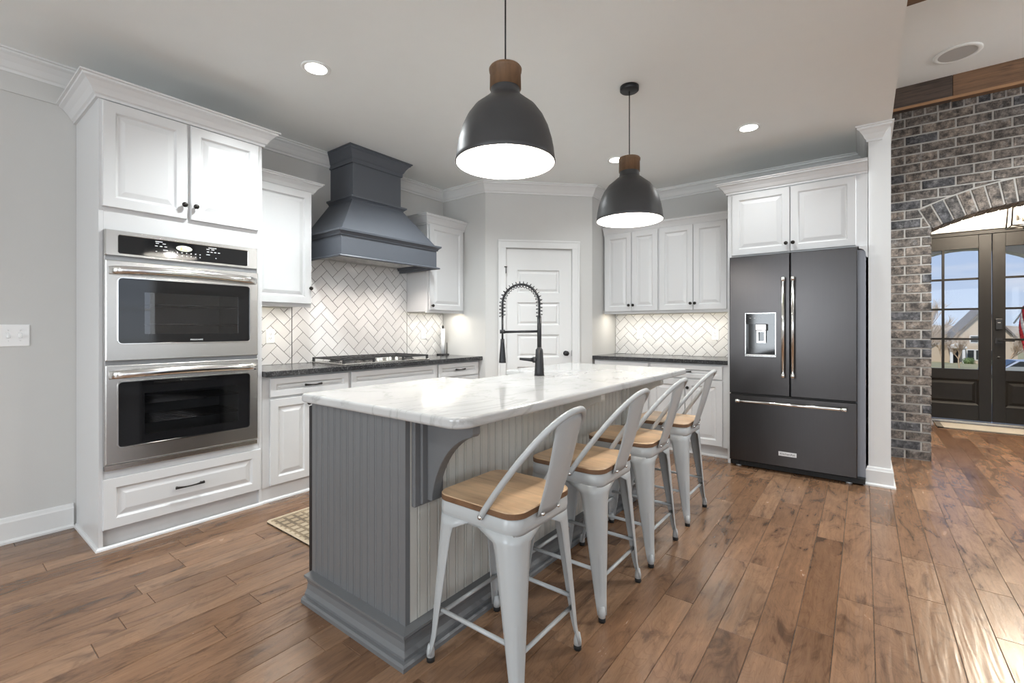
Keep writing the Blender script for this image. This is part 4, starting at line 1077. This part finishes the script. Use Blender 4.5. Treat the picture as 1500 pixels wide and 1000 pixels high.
for x in (-.049, -.003, .044):
    MB().box(x - .006, x + .006, -.008, -.006, -.014, .014).box(x - .004, x + .004, -.020, -.006, -.010, .001).build('toggle', M['plastic'], t, bevel=.001)
    MB().box(x - .0075, x + .0075, -.0073, -.0065, -.0155, .0155).build('toggle_slot', M['steel'], t)
    MB().lathe([(.003, -.0078), (.003, -.0065)], (x, 0, .03), 8, 'y').lathe([(.003, -.0078), (.003, -.0065)], (x, 0, -.03), 8, 'y').build('screw', M['badge'], t)

# refrigerator wall
RZ = -PI / 2
upper_cabinet('double-door white wall cabinet next to the corner pantry wall', (4.87, 2.385, 0), RZ, .642, XR - 4.873, 1.40, 2.31, 2.372, [(.016, .333), (.338, .630)], [(0, (.312, 1.482)), (1, (.362, 1.482))], crown_out=.05, left=False, right=False, group='white wall cabinets beside the refrigerator')
upper_cabinet('double-door white wall cabinet touching the tall refrigerator cabinet', (4.87, 1.742, 0), RZ, .750, XR - 4.873, 1.40, 2.31, 2.372, [(.006, .351), (.356, .672)], [(0, (.332, 1.482)), (1, (.376, 1.482))], crown_out=.05, left=False, right=False, group='white wall cabinets beside the refrigerator')
base_cabinet('white base cabinet on the refrigerator wall, next to the corner pantry', (4.63, 2.385, 0), RZ, .630, XR - 4.633, (.010, .618), [(.010, .311), (.317, .618)], zdr=(.742, .870), knobs=[(0, .285, .66), (1, .345, .66)])
base_cabinet('white base cabinet touching the refrigerator panel, behind the last stool', (4.63, 1.754, 0), RZ, .761, XR - 4.633, (.014, .700), [(.014, .354), (.360, .700)], zdr=(.742, .868), knobs=[(0, .328, .65), (1, .386, .65)])
o = slab('countertop', [(4.595, .991), (XR - .001, .991), (XR - .001, 2.398), (4.595, 2.398)], .885, .925, M['granite'], .004)
tag(o, 'black granite countertop left of the refrigerator', 'countertop')

t = thing('refrigerator_cabinet', 'white cabinet surround over the refrigerator with two doors and side panel', 'cabinet', (4.535, .990, 0), RZ)
fw, fd = 1.011, XR - 4.538
b = MB().box(0, .024, 0, fd, 0, 2.46).box(.024, fw, .001, fd, 1.868, 2.46)
b.prism([(.955, 1.868), (.955, 1.850)] + [(.955 + .045 * math.sin(a), 1.850 - .05 * (1 - math.cos(a))) for a in [PI / 2 * k / 6 for k in range(1, 7)]] + [(1.0, 1.785), (fw, 1.775), (fw, 1.868)], 'y', -.022, -.002)
b.build('carcass', M['cab'], t, bevel=.001)
MB().sweep([(0, fd), (0, 0), (fw, 0)], crown_prof(2.435, 2.532, .085)).build('crown_moulding', M['cab'], t)
d1 = door_panel('door', t, .038, .488, 1.878, 2.425); d2 = door_panel('door', t, .494, .938, 1.878, 2.425)
knob(d1, .425, .068); knob(d2, .020, .068)

t = thing('refrigerator', 'black stainless french-door refrigerator with bottom freezer drawer', 'refrigerator', (4.45, .957, 0), RZ)
FW = .914
MB().box(.004, .966, .090, .70, .055, 1.845).build('body', M['fridge_side'], t, bevel=.004)
b = MB().box(.010, .963, .05, .11, .012, .054)
for k in range(16): b.box(.02 + k * .057, .06 + k * .057, .044, .05, .024, .050)
b.build('toe_grille', M['rubber'], t)
for x in (.06, .86): MB().lathe([(.022, .0), (.022, .012), (.012, .016), (.012, .06)], (x, .075, 0), 14).build('levelling_foot', M['badge'], t)

def R4(x0, x1, z0, z1, y): return [(x0, y, z0), (x1, y, z0), (x1, y, z1), (x0, y, z1)]
dz0, dz1, dx0, dx1 = .985, 1.355, .129, .360
b = MB(); x0, x1, z0, z1 = 0, .463, .655, 1.855
b.loft([R4(x0, x1, z0, z1, .075), R4(x0, x1, z0, z1, .006), R4(x0 + .006, x1 - .004, z0 + .004, z1 - .004, 0), R4(dx0, dx1, dz0, dz1, 0), R4(dx0 + .004, dx1 - .004, dz0 + .004, dz1 - .004, .060)])
dl = b.build('door', M['darksteel'], t, smooth=False)
b = MB(); b.loft([R4(x0, FW - .469, z0, z1, .075), R4(x0, FW - .469, z0, z1, .006), R4(x0 + .004, FW - .469 - .006, z0 + .004, z1 - .004, 0)])
dr_ = b.build('door', M['darksteel'], t, smooth=False); dr_.location = (.469, 0, 0)
MB().box(.463, .469, .02, .07, .66, 1.85).build('door_gasket', M['rubber'], t)
b = MB(); b.loft([R4(0, FW, .062, .643, .075), R4(0, FW, .062, .643, .006), R4(.006, FW - .006, .066, .639, 0)])
df = b.build('freezer_drawer', M['darksteel'], t, smooth=False)
MB().box(.01, FW - .01, .01, .08, .643, .655).build('drawer_gasket', M['rubber'], t)
def bar_handle(parent, a, c, r=.0125):
    a, c = Vector(a), Vector(c); u = (c - a).normalized(); b = MB()
    b.tube([a + u * .012, c - u * .012], r, 14)
    for p, s in ((a, 1), (c, -1)):
        b.tube([p, p + u * s * .034], r * 1.25, 14); q = p + u * s * .017
        b.tube([q, (q.x, 0.0, q.z)], r * .85, 10)
    return b.build('handle', M['steel_bright'], parent)
h = bar_handle(dl, (.420, -.052, .815), (.420, -.052, 1.650)); h = bar_handle(dr_, (.020, -.052, .815), (.020, -.052, 1.650))
bar_handle(df, (.060, -.052, .592), (.848, -.052, .592))
b = MB(); b.loft([R4(dx0 - .003, dx1 + .003, dz0 - .003, dz1 + .003, -.0005), R4(dx0 - .002, dx1 + .002, dz0 - .002, dz1 + .002, -.003), R4(dx0 + .002, dx1 - .002, dz0 + .002, dz1 - .002, -.003), R4(dx0 + .006, dx1 - .006, dz0 + .006, dz1 - .006, .04)], caps=False)
b.build('dispenser_trim', M['steel_bright'], dl)
MB().box(dx0 + .003, dx1 - .003, .054, .058, dz0 + .003, dz1 - .003).box(dx0 + .003, dx1 - .003, -.002, .056, 1.262, dz1 - .003).build('dispenser_recess', M['blackglass'], dl)
MB().box(.205, .290, .0, .05, 1.205, 1.262).build('dispenser_spout', M['steel'], dl, bevel=.006)
b = MB(); b.loft([R4(.215, .282, 1.10, 1.205, .03), R4(.215, .282, 1.10, 1.205, .024), R4(.226, .271, 1.115, 1.195, .024), R4(.226, .271, 1.115, 1.195, .03)], caps=False); b.build('dispenser_paddle', M['steel_bright'], dl)
MB().box(dx0 + .006, dx1 - .006, .0, .05, dz0 + .005, dz0 + .014).build('drip_tray', M['steel'], dl, bevel=.002)
b = MB()
for k in range(3): b.box(.160 + k * .035, .174 + k * .035, -.0026, -.002, 1.312, 1.315)
b.build('panel_print', M['print'], dl)
bd = MB().box(.382, .512, -.004, .001, .155, .190).build('badge', M['badge'], df, bevel=.001)
text('badge_lettering', 'KitchenAid', .024, M['slot'], bd, (.447, -.0046, .1725), (PI / 2, 0, 0))

# ------------------------------------------------------------------ pantry door (diagonal wall)
rzd = math.atan2(DIR.y, DIR.x)
p = dg(0, 0)
t = thing('door_1', 'white five-panel pantry door in the diagonal corner wall', 'door', (p.x, p.y, 0), rzd); t['kind'] = 'structure'
b = MB(); x0, x1 = PD0 + .003, PD1 - .003; pz = [(.205 + .352 * i, .205 + .352 * i + .250) for i in range(5)]
px0, px1 = .350, .820; yf, yb = .014, .055
b.box(x0, px0, yf, yb, .008, PDZ - .003).box(px1, x1, yf, yb, .008, PDZ - .003)
zc = .008
for a, c in pz: b.box(px0, px1, yf, yb, zc, a); zc = c
b.box(px0, px1, yf, yb, zc, PDZ - .003)
b.build('leaf_frame', M['trim'], t)
for a, c in pz:
    q = MB(); q.rings_panel(px0, px1, a, c, [(0, yf), (.008, yf + .014), (.020, yf + .016), (.040, yf + .006), (.042, yf + .0055)], False); q.build('panel', M['trim'], t, smooth=False)
MB().lathe([(.028, -.004 + yf), (.028, yf), (.010, yf - .006), (.009, yf - .030), (.022, yf - .038), (.027, yf - .052), (.022, yf - .064), (.001, yf - .068)], (.890, 0, .952), 18, 'y').build('knob', M['black'], t)
b = MB(); CW = .082
for q in ((PD0 - CW, PD0, 0, PDZ + CW), (PD1, PD1 + CW, 0, PDZ + CW)): b.box(q[0], q[1], -.016, 0, q[2], q[3])
b.box(PD0 - CW - .004, PD1 + CW + .004, -.019, 0, PDZ + .004, PDZ + CW + .004)
b.box(PD0 - CW, PD0 - CW + .016, -.024, 0, 0, PDZ + CW).box(PD1 + CW - .016, PD1 + CW, -.024, 0, 0, PDZ + CW).box(PD0 - CW - .004, PD1 + CW + .004, -.026, 0, PDZ + CW - .012, PDZ + CW + .006)
b.box(PD0 - .001, PD0 + .002, -.01, .1, 0, PDZ).box(PD1 - .002, PD1 + .001, -.01, .1, 0, PDZ)
b.build('door_casing', M['trim'], t, bevel=.003)
for z in (1.84, 1.06, .25): MB().tube([(PD0 + .002, .006, z - .045), (PD0 + .002, .006, z + .045)], .007, 8).build('hinge', M['badge'], t)
MB().box(PD0 - .018, PD0 + .012, -.022, -.017, 1.885, 1.895).box(PD0 - .004, PD0 + .004, -.022, .010, 1.82, 1.895).build('hinge_stop', M['bronze'], t)
MB().box(PD1 - .003, PD1 + .002, .0, .012, .92, .985).build('strike_plate', M['black'], t)

# ------------------------------------------------------------------ island
IX0, IX1, IY0, IY1 = 1.11, 3.27, 1.345, 1.995
t = thing('kitchen_island', 'gray kitchen island base with beadboard sides and arched corbels', 'island', (0, 0, 0))
def bead_face(b, p0, p1, n, z0, z1, pitch, dp=.006):
    """beadboard between plan points p0 and p1; n is the outward plan normal"""
    p0, p1, n = Vector((*p0, 0)), Vector((*p1, 0)), Vector((*n, 0)); L = (p1 - p0).length; u = (p1 - p0) / L
    k = max(1, round(L / pitch)); w = L / k; prof = []
    for i in range(k):
        a = i * w
        prof += [(a, .0), (a + w - .016, 0), (a + w - .0145, -dp), (a + w - .0115, -dp), (a + w - .010, -.0005), (a + w - .006, .0008), (a + w - .002, -.0005), (a + w - .001, -dp * .7)]
    prof.append((L, 0))
    vs = []
    for a, d in prof: vs += [p0 + u * a + n * d + Vector((0, 0, z0)), p0 + u * a + n * d + Vector((0, 0, z1))]
    fs = [(2 * i, 2 * i + 2, 2 * i + 3, 2 * i + 1) for i in range(len(prof) - 1)]
    b.add(vs, fs)
b = MB().box(IX0 + .012, 1.97, IY0 + .012, IY1, .0, .884).box(2.66, IX1 - .012, IY0 + .012, IY1, 0, .884).box(1.97, 2.66, IY0 + .012, IY1, 0, .62).box(1.97, 2.66, IY0 + .012, 1.79, .62, .884)
b.build('carcass', M['gray'], t)
b = MB(); bead_face(b, (IX0, IY1 - .001), (IX0, IY0 + .028), (-1, 0), .10, .884, .046, .0022)
b.box(IX0 - .002, IX0 + .02, IY0 - .002, IY0 + .028, .10, .884)
b.build('end_panel', M['gray'], t)
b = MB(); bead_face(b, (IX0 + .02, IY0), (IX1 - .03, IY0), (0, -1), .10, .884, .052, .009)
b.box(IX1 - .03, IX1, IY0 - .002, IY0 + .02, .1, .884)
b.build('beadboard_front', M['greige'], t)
b = MB(); bead_face(b, (IX1, IY0), (IX1, IY1), (1, 0), .10, .884, .046); b.build('end_panel', M['gray'], t)
BASEI = [(0, 0), (.052, 0), (.052, .016), (.046, .024), (.034, .026), (.034, .036), (.024, .052), (.020, .075), (.024, .092), (.034, .104), (.038, .108), (.038, .118), (.012, .122), (0, .124)]
MB().sweep([(IX0, IY1), (IX0, IY0), (IX1, IY0), (IX1, IY1)], BASEI).build('base_moulding', M['gray'], t)
def corbel(x, m, label=None):
    b = MB(); y1, y0, zt, zb = IY0, 1.085, .884, .585
    n = 14; pts = [(y1, zt), (y0, zt), (y0, zt - .035)]
    cy, cz, ry, rz_ = y0 + .008, zb + .0, (y1 - .055) - (y0 + .008), (zt - .045) - zb
    for i in range(n + 1):
        a = PI / 2 - PI / 2 * i / n
        q = PI / 2 * i / n; k = i / n; pts.append((cy + ry * (.72 * math.sin(q) + .28 * k), cz + rz_ * (.72 * math.cos(q) + .28 * (1 - k))))
    pts += [(y1 - .055, zb - .012), (y1, zb - .012)]
    b.prism(pts, 'x', x, x + .042)
    b.box(x - .052, x + .094, y1 - .020, y1 - .001, zb - .03, zt); b.box(x - .026, x + .068, y1 - .032, y1 - .018, zb - .022, zt)
    o = b.build('corbel', m, t, bevel=.002, bseg=1)
    if label: o['label'] = label
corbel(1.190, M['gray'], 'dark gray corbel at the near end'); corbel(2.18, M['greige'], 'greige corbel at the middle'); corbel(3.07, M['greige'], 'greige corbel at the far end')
MB().box(2.665, 3.25, IY1, IY1 + .02, .13, .87).build('cabinet_door', M['gray'], t, bevel=.002)
MB().box(1.99, 2.60, IY1, IY1 + .02, .13, .62).build('cabinet_door', M['gray'], t, bevel=.002)
t = thing('dishwasher', 'black dishwasher edge showing at the near end of the island', 'dishwasher', (1.1115, IY1, 0))
MB().box(0, .60, .002, .030, .11, .868).build('door', M['black'], t, bevel=.004)
MB().tube([(.08, .055, .79), (.52, .055, .79)], .010, 10).tube([(.10, .03, .79), (.10, .055, .79)], .008, 8).tube([(.50, .03, .79), (.50, .055, .79)], .008, 8).build('handle', M['steel_bright'], t)
MB().box(.0, .60, .002, .006, .03, .11).build('kick_plate', M['black'], t)
# counter with rounded corners and the sink notch on the working side
cx0, cx1, cy0, cy1 = 1.085, 3.52, 1.045, 2.06
SX0, SX1, SY = 2.008, 2.615, 1.835
poly = arc(cx1 - .05, cy0 + .05, .05, -PI / 2, 0, 8) + arc(cx1 - .03, cy1 - .03, .03, 0, PI / 2, 6)
poly += [(SX1, cy1)] + [(SX1, SY)] + [(SX0, SY)] + [(SX0, cy1)] + arc(cx0 + .03, cy1 - .03, .03, PI / 2, PI, 6) + arc(cx0 + .07, cy0 + .07, .07, PI, 1.5 * PI, 10)
o = MB().prism(poly, 'z', .885, .925).build('island_countertop', M['quartz'], None, bevel=.012, bseg=4, angle=60)
for pl_ in o.data.polygons: pl_.use_smooth = False
tag(o, 'white veined quartz island countertop with rounded corners', 'countertop')
t = thing('farmhouse_sink', 'white apron-front sink let into the far edge of the island', 'sink', ((SX0 + SX1) / 2, 1.96, 0))
sx, sy0, sy1 = (SX1 - SX0) / 2 + .015, SY - .025 - 1.96, .115
b = MB(); b.loft([[(-sx, sy0, .64), (sx, sy0, .64), (sx, sy1, .64), (-sx, sy1, .64)], [(-sx, sy0, .883), (sx, sy0, .883), (sx, sy1, .883), (-sx, sy1, .883)],
                  [(-sx + .022, sy0 + .022, .883), (sx - .022, sy0 + .022, .883), (sx - .022, sy1 - .022, .883), (-sx + .022, sy1 - .022, .883)],
                  [(-sx + .03, sy0 + .03, .665), (sx - .03, sy0 + .03, .665), (sx - .03, sy1 - .03, .665), (-sx + .03, sy1 - .03, .665)]])
b.build('basin', M['sink'], t, bevel=.006)
MB().lathe([(.001, .668), (.035, .668), (.04, .666)], (0, -.0, 0), 18).build('drain', M['steel'], t)
# faucet
FX, FY = 2.415, 1.631
t = thing('spring_faucet', 'tall matte black spring-neck kitchen faucet on the island', 'faucet', (FX, FY, .925))
hd_ = Vector((2.335 - FX, 1.865 - FY, 0)); hl = hd_.length; hu = hd_ / hl
def fpt(a, z): return (hu.x * a, hu.y * a, z)
MB().lathe([(.031, 0), (.030, .02), (.023, .165), (.016, .172), (.014, .18)], seg=20).build('body', M['black'], t)
MB().tube([(0, 0, .17), (0, 0, .375)], .0138, 12).build('riser', M['black'], t)
arc_pts = [fpt(0, .37), fpt(0, .43)] + [fpt(hl / 2 - hl / 2 * math.cos(PI * i / 20), .455 + .125 * math.sin(PI * i / 20)) for i in range(21)] + [fpt(hl, .43), fpt(hl, .37)]
MB().tube(arc_pts, .0075, 10).build('hose', M['black'], t)
dense = []
for i in range(len(arc_pts) - 1):
    a, c = Vector(arc_pts[i]), Vector(arc_pts[i + 1]); m_ = max(2, int((c - a).length / .0016))
    dense += [a + (c - a) * k / m_ for k in range(m_)]
coil = []; sd = hu.cross(Vector((0, 0, 1))); acc = 0
for i in range(len(dense) - 1):
    tg = (dense[min(i + 1, len(dense) - 1)] - dense[max(0, i - 1)]).normalized(); n1 = tg.cross(sd).normalized(); acc += (dense[i + 1] - dense[i]).length
    ph = acc / .0225 * 2 * PI; coil.append(dense[i] + (sd * math.cos(ph) + n1 * math.sin(ph)) * .0195)
MB().tube(coil, .0026, 5).build('spring_coil', M['black'], t)
MB().tube([fpt(hl, .37), fpt(hl, .21)], .007, 10).build('hose_drop', M['black'], t)
MB().lathe([(.012, .23), (.013, .20), (.016, .17), (.023, .085), (.023, .075), (.001, .075)], (hu.x * hl, hu.y * hl, 0), 16).build('spray_head', M['black'], t)
MB().tube([fpt(0, .28), fpt(hl, .275)], .008, 10).lathe([(.017, .265), (.017, .29)], (hu.x * hl, hu.y * hl, 0), 14).build('support_arm', M['black'], t)
lv = Vector((-.62, .78, 0)).normalized()
MB().tube([lv * .012 + Vector((0, 0, .10)), lv * .042 + Vector((0, 0, .10))], .019, 14).tube([lv * .042 + Vector((0, 0, .10)), lv * .06 + Vector((0, 0, .101)), lv * .125 + Vector((0, 0, .107))], [.014, .011, .008], 10).build('lever', M['black'], t)
MB().lathe([(.034, -.001), (.034, .002), (.027, .004)], seg=20).build('base_ring', M['black'], t)

# plaid rug on the working side of the island
o = MB().prism(rrect(1.36, 2.16, 2.32, 3.00, .03, 4), 'z', .0005, .007).build('kitchen_rug', [M['plaid'], M['rugedge']])
e = MB(); lo = rrect(1.36, 2.16, 2.32, 3.00, .03, 4); li_ = rrect(1.378, 2.142, 2.338, 2.982, .02, 4)
e.loft([[(*p, .001) for p in lo], [(*p, .0095) for p in lo], [(*p, .0095) for p in li_], [(*p, .006) for p in li_]], caps=False)
e.build('binding', M['rugedge'], o)
tag(o, 'small brown and cream plaid rug on the floor behind the island', 'rug')

# ------------------------------------------------------------------ pendants
def pendant(label, x, y):
    t = thing('pendant_light', label, 'pendant lamp', (x, y, 0), group='dome pendants over the island')
    zr = 1.926; R = .2115
    prof = [(R, zr), (R * .992, zr + .02), (R * .975, zr + .055), (R * .94, zr + .095), (R * .87, zr + .145), (R * .77, zr + .19), (R * .64, zr + .228), (R * .48, zr + .256), (.080, zr + .275), (.066, zr + .284), (.062, zr + .305), (.062, zr + .325)]
    inn = [(r - .003, z - .001) for r, z in prof[1:9]]
    MB().lathe([(R - .003, zr)] + [(R, zr), (R + .002, zr + .003)] + prof[1:], seg=64, caps=False).build('shade', M['shade_out'], t)
    MB().lathe([(R - .003, zr)] + inn + [(.001, zr + .276)], seg=64, caps=False).build('shade_lining', M['shade_in'], t)
    b = MB(); b.rv = .4; b.lathe([(.001, zr + .318), (.067, zr + .318), (.066, zr + .388), (.069, zr + .390), (.070, zr + .402), (.066, zr + .408), (.001, zr + .408)], seg=40); b.build('wood_cap', M['capwood'], t)
    MB().tube([(0, 0, zr + .40), (0, 0, ZC - .02)], .0035, 8).build('cord', M['black'], t)
    MB().lathe([(.001, ZC - .030), (.056, ZC - .030), (.060, ZC - .026), (.060, ZC - .001), (.001, ZC - .001)], seg=32).build('ceiling_canopy', M['black'], t)
    MB().lathe([(.014, zr + .27), (.016, zr + .20), (.034, zr + .15), (.038, zr + .12), (.026, zr + .088), (.001, zr + .078)], seg=20).build('bulb', M['bulb'], t)
    lamp('pendant_bulb', 'POINT', (x, y, zr + .055), 8, (1.0, .97, .92), shadow_soft_size=.05)
pendant('large dark gray dome pendant with wooden cap, the one nearest in front', 1.545, 1.218)
pendant('dark gray dome pendant with round ceiling canopy in view, toward the refrigerator', 2.852, 1.218)

# recessed downlights
def downlight(label, x, y, power=20):
    t = thing('recessed_light', label, 'ceiling light', (x, y, ZC), group='recessed ceiling lights')
    MB().lathe([(.062, -.001), (.085, -.001), (.085, -.005), (.080, -.008), (.062, -.004)], seg=32, caps=False).build('trim_ring', M['ceil'], t)
    MB().lathe([(.001, -.003), (.063, -.003)], seg=32, caps=False).build('lens', M['can'], t)
    lamp('downlight', 'SPOT', (x, y, ZC - .03), power, (.93, .985, 1.0), (0, 0, 0), spot_size=2.5, spot_blend=.8, shadow_soft_size=.06)
downlight('recessed ceiling light above the gray hood side of the island', 1.495, 2.641, 66)
downlight('recessed ceiling light nearest the refrigerator cabinet', 4.003, .721, 13)
downlight('recessed ceiling light half hidden behind the farther pendant', 4.011, 1.840, 15)
for x_, y_ in ((-.9, 1.6), (2.75, 2.64)): lamp('downlight', 'SPOT', (x_, y_, ZC - .03), 44, (.93, .985, 1.0), (0, 0, 0), spot_size=2.5, spot_blend=.8, shadow_soft_size=.06)  # extra kitchen fill spots, added with no fixture modelled
# under-cabinet strips light the backsplash
LED = (1, .96, .90)
lamp('under_cabinet', 'AREA', (1.73, 3.66, 1.385), .7, LED, (0, 0, 0), shape='RECTANGLE', size=.42, size_y=.03)
lamp('under_cabinet', 'AREA', (3.48, 3.66, 1.382), .8, LED, (0, 0, 0), shape='RECTANGLE', size=.45, size_y=.03)
lamp('under_cabinet', 'AREA', (4.97, 1.70, 1.382), 1.9, LED, (0, 0, 0), shape='RECTANGLE', size=.03, size_y=1.25)

# ------------------------------------------------------------------ bar stools
def make_stool():
    t = thing('bar_stool', '', 'stool', (0, 0, 0), 0, 'white metal bar stools along the island')
    HW = .182; ZS = .600
    # seat board
    b = MB(); b.rv = .4
    top = rrect(-HW, HW, -.185, .182, .055, 8)
    # gently bowed back edge
    def bow(p): return (p[0], p[1] - .010 * max(0, (1 - (p[0] / HW) ** 2)) * (1 if p[1] < -.12 else 0))
    L0 = [(*bow(p), ZS) for p in top]; L1 = [(*bow(p), ZS + .019) for p in top]
    ins = [(p[0] * .985, p[1] * .985) for p in top]; L2 = [(*bow(p), ZS + .0225) for p in ins]
    b.loft([L1, L2], caps=False); n = len(top); b.add(L2, [tuple(range(n))])
    b.cur = 1; b.loft([L0, L1], caps=False); b.add(L0, [tuple(range(n))[::-1]])
    b.build('seat', [M['seatwood'], M['seatedge']], t)
    # pressed steel pan
    b = MB(); po = rrect(-HW + .004, HW - .004, -.181, .178, .052, 8); pm = rrect(-HW - .001, HW + .001, -.186, .183, .056, 8)
    k = rrect(-HW + .001, HW - .001, -.184, .181, .054, 8)
    b.smooth = True
    b.loft([[(*p, ZS) for p in po], [(*p, ZS - .004) for p in k], [(*p, ZS - .034) for p in pm], [(*p, ZS - .040) for p in pm], [(*p, ZS - .046) for p in k], [(*p, ZS - .056) for p in k]], caps=False)
    b.smooth = False; b.add([(*p, ZS - .001) for p in po], [tuple(range(len(po)))])
    o = b.build('seat_pan', M['stool'], t); so = o.modifiers.new('thick', 'SOLIDIFY'); so.thickness = .002; so.offset = -1
    # legs: curved sheet channels
    for sx_ in (-1, 1):
        for sy_ in (1, -1):
            b = MB(); b.smooth = True; rings = []
            fx, fy = .200, (.205 if sy_ > 0 else .209)
            for i in range(15):
                u = i / 14; z = ZS - .050 - (ZS - .050 - .028) * u
                cx = (HW - .001) + (fx - HW) * (u ** 1.0); cy = .181 + (fy - .181) * u
                kick = .006 * max(0, (u - .88) / .12); cx += kick; cy += kick
                wd = .027 + .062 * (1 - u) ** 1.0 + .075 * max(0, 1 - u / .10) ** 2.2
                rr = min(wd * .8, .054 - .030 * u)
                prof = [(cx - wd, cy)] + [(cx - wd + (wd - rr) * q, cy) for q in (.5,)] + [(cx - rr + rr * math.sin(a), cy - rr + rr * math.cos(a)) for a in [PI / 2 * k_ / 7 for k_ in range(8)]] + [(cx, cy - wd + (wd - rr) * .5), (cx, cy - wd)]
                rings.append([(sx_ * p[0], sy_ * p[1], z) for p in prof])
            b.loft(rings, closed=False, caps=False)
            o = b.build('leg', M['stool'], t, weld=False, smooth=True); so = o.modifiers.new('thick', 'SOLIDIFY'); so.thickness = .0035; so.offset = 0
            # pressed rib down the outer corner
            b = MB(); rb = []
            for i in range(11):
                u = .50 + .46 * i / 10; z = ZS - .050 - (ZS - .050 - .028) * u
                cx = HW - .001 + (fx - HW) * u; cy = .181 + (fy - .181) * u; rr = .054 - .030 * u; q = rr * (1 - .7071)
                wv = .0095 if 0 < i < 10 else .003
                c = Vector((cx - q, cy - q)); d = Vector((1, -1)).normalized() * wv; h_ = Vector((1, 1)).normalized() * (.0016 if 0 < i < 10 else .0)
                rb.append([(sx_ * (c + d * k1 + h_ * k2).x, sy_ * (c + d * k1 + h_ * k2).y, z) for k1, k2 in ((1, -.6), (.8, 1), (-.8, 1), (-1, -.6))])
            b.smooth = True; b.loft(rb); b.build('pressed_rib', M['stool'], o)
            MB().lathe([(.0145, .0), (.0155, .012), (.0145, .026), (.001, .026)], (sx_ * (fx - .008), sy_ * (fy - .008), 0), 14).build('rubber_foot', M['rubber'], o)
            MB().lathe([(.0150, .014), (.0150, .036), (.010, .062), (.001, .064)], (sx_ * (fx - .008), sy_ * (fy - .008), 0), 14).build('foot_socket', M['stool'], o)
    # footrest bars
    for s in (-1, 1):
        q = .187
        MB().tube([(-q, s * (q - .004), .162), (q, s * (q - .004), .162)], .0078, 10).build('footrest_bar', M['stool'], t)
        MB().tube([(s * (q - .006), -q, .200), (s * (q - .006), q, .200)], .0078, 10).build('footrest_bar', M['stool'], t)
    # diagonal brace below the seat
    b = MB()
    for s in (-1, 1): b.tube([(-.15, -.15 * s, ZS - .062), (.15, .15 * s, ZS - .062)], .008, 6)
    b.build('cross_brace', M['black'], t)
    # hoop back
    zb = ZS - .025
    zb = ZS - .016
    half = bez((-.187, -.040, zb), (-.184, -.115, .70), (-.158, -.300, .950), (0, -.312, .950), 24)
    pts = half + [Vector((-p.x, p.y, p.z)) for p in half[-2::-1]]
    b = MB(); b.tube(pts, .0115, 10)
    o = b.build('back_hoop', M['stool'], t)
    for s in (-1, 1): MB().lathe([(.008, s * .186), (.009, s * .197), (.006, s * .201), (.001, s * .202)], (0, -.046, zb + .004), 10, 'x').build('bolt', M['steel_bright'], o)
    # splat plate
    b = MB(); rows = []; nseg = 10
    def hoop_at(x):
        for p, q in zip(half, half[1:]):
            if p.x <= -abs(x) <= q.x:
                u = (-abs(x) - p.x) / max(1e-6, q.x - p.x); return p + (q - p) * u
        return half[-1]
    for i in range(13):
        u = i / 12; row = []
        for k_ in range(nseg + 1):
            v = k_ / nseg * 2 - 1; xt = v * .084; hp = hoop_at(xt)
            x = v * (.066 + (.084 - .066) * u); y = -.196 + (hp.y + .004 - -.196) * u; z = .582 + (hp.z - .006 - .582) * u
            row.append((x, y - .006 * math.sin(PI * u) + .006 * v * v * (1 - u), z))
        rows.append(row)
    b.smooth = True; b.loft(rows, closed=False, caps=False)
    o = b.build('back_splat', M['stool'], t, smooth=True); so = o.modifiers.new('thick', 'SOLIDIFY'); so.thickness = .003; so.offset = 0
    for s in (-1, 1): MB().lathe([(.007, -.190), (.007, -.206), (.004, -.209), (.001, -.2095)], (s * .048, 0, .592), 10, 'y').build('bolt', M['steel_bright'], o)
    return t
st = make_stool()
spots = [(1.355, 1.070, 'white metal bar stool with wood seat, standing nearest in front at the island corner'),
         (1.945, 1.070, 'white metal bar stool with wood seat, second from the near island corner'),
         (2.500, 1.070, 'white metal bar stool with wood seat, third from the near island corner'),
         (3.120, 1.072, 'white metal bar stool with wood seat, farthest one, in front of the white base cabinet')]
for i, (x, y, lab) in enumerate(spots):
    o = st if i == 0 else copy_tree(st)
    o.location = (x, y, 0); o['label'] = lab
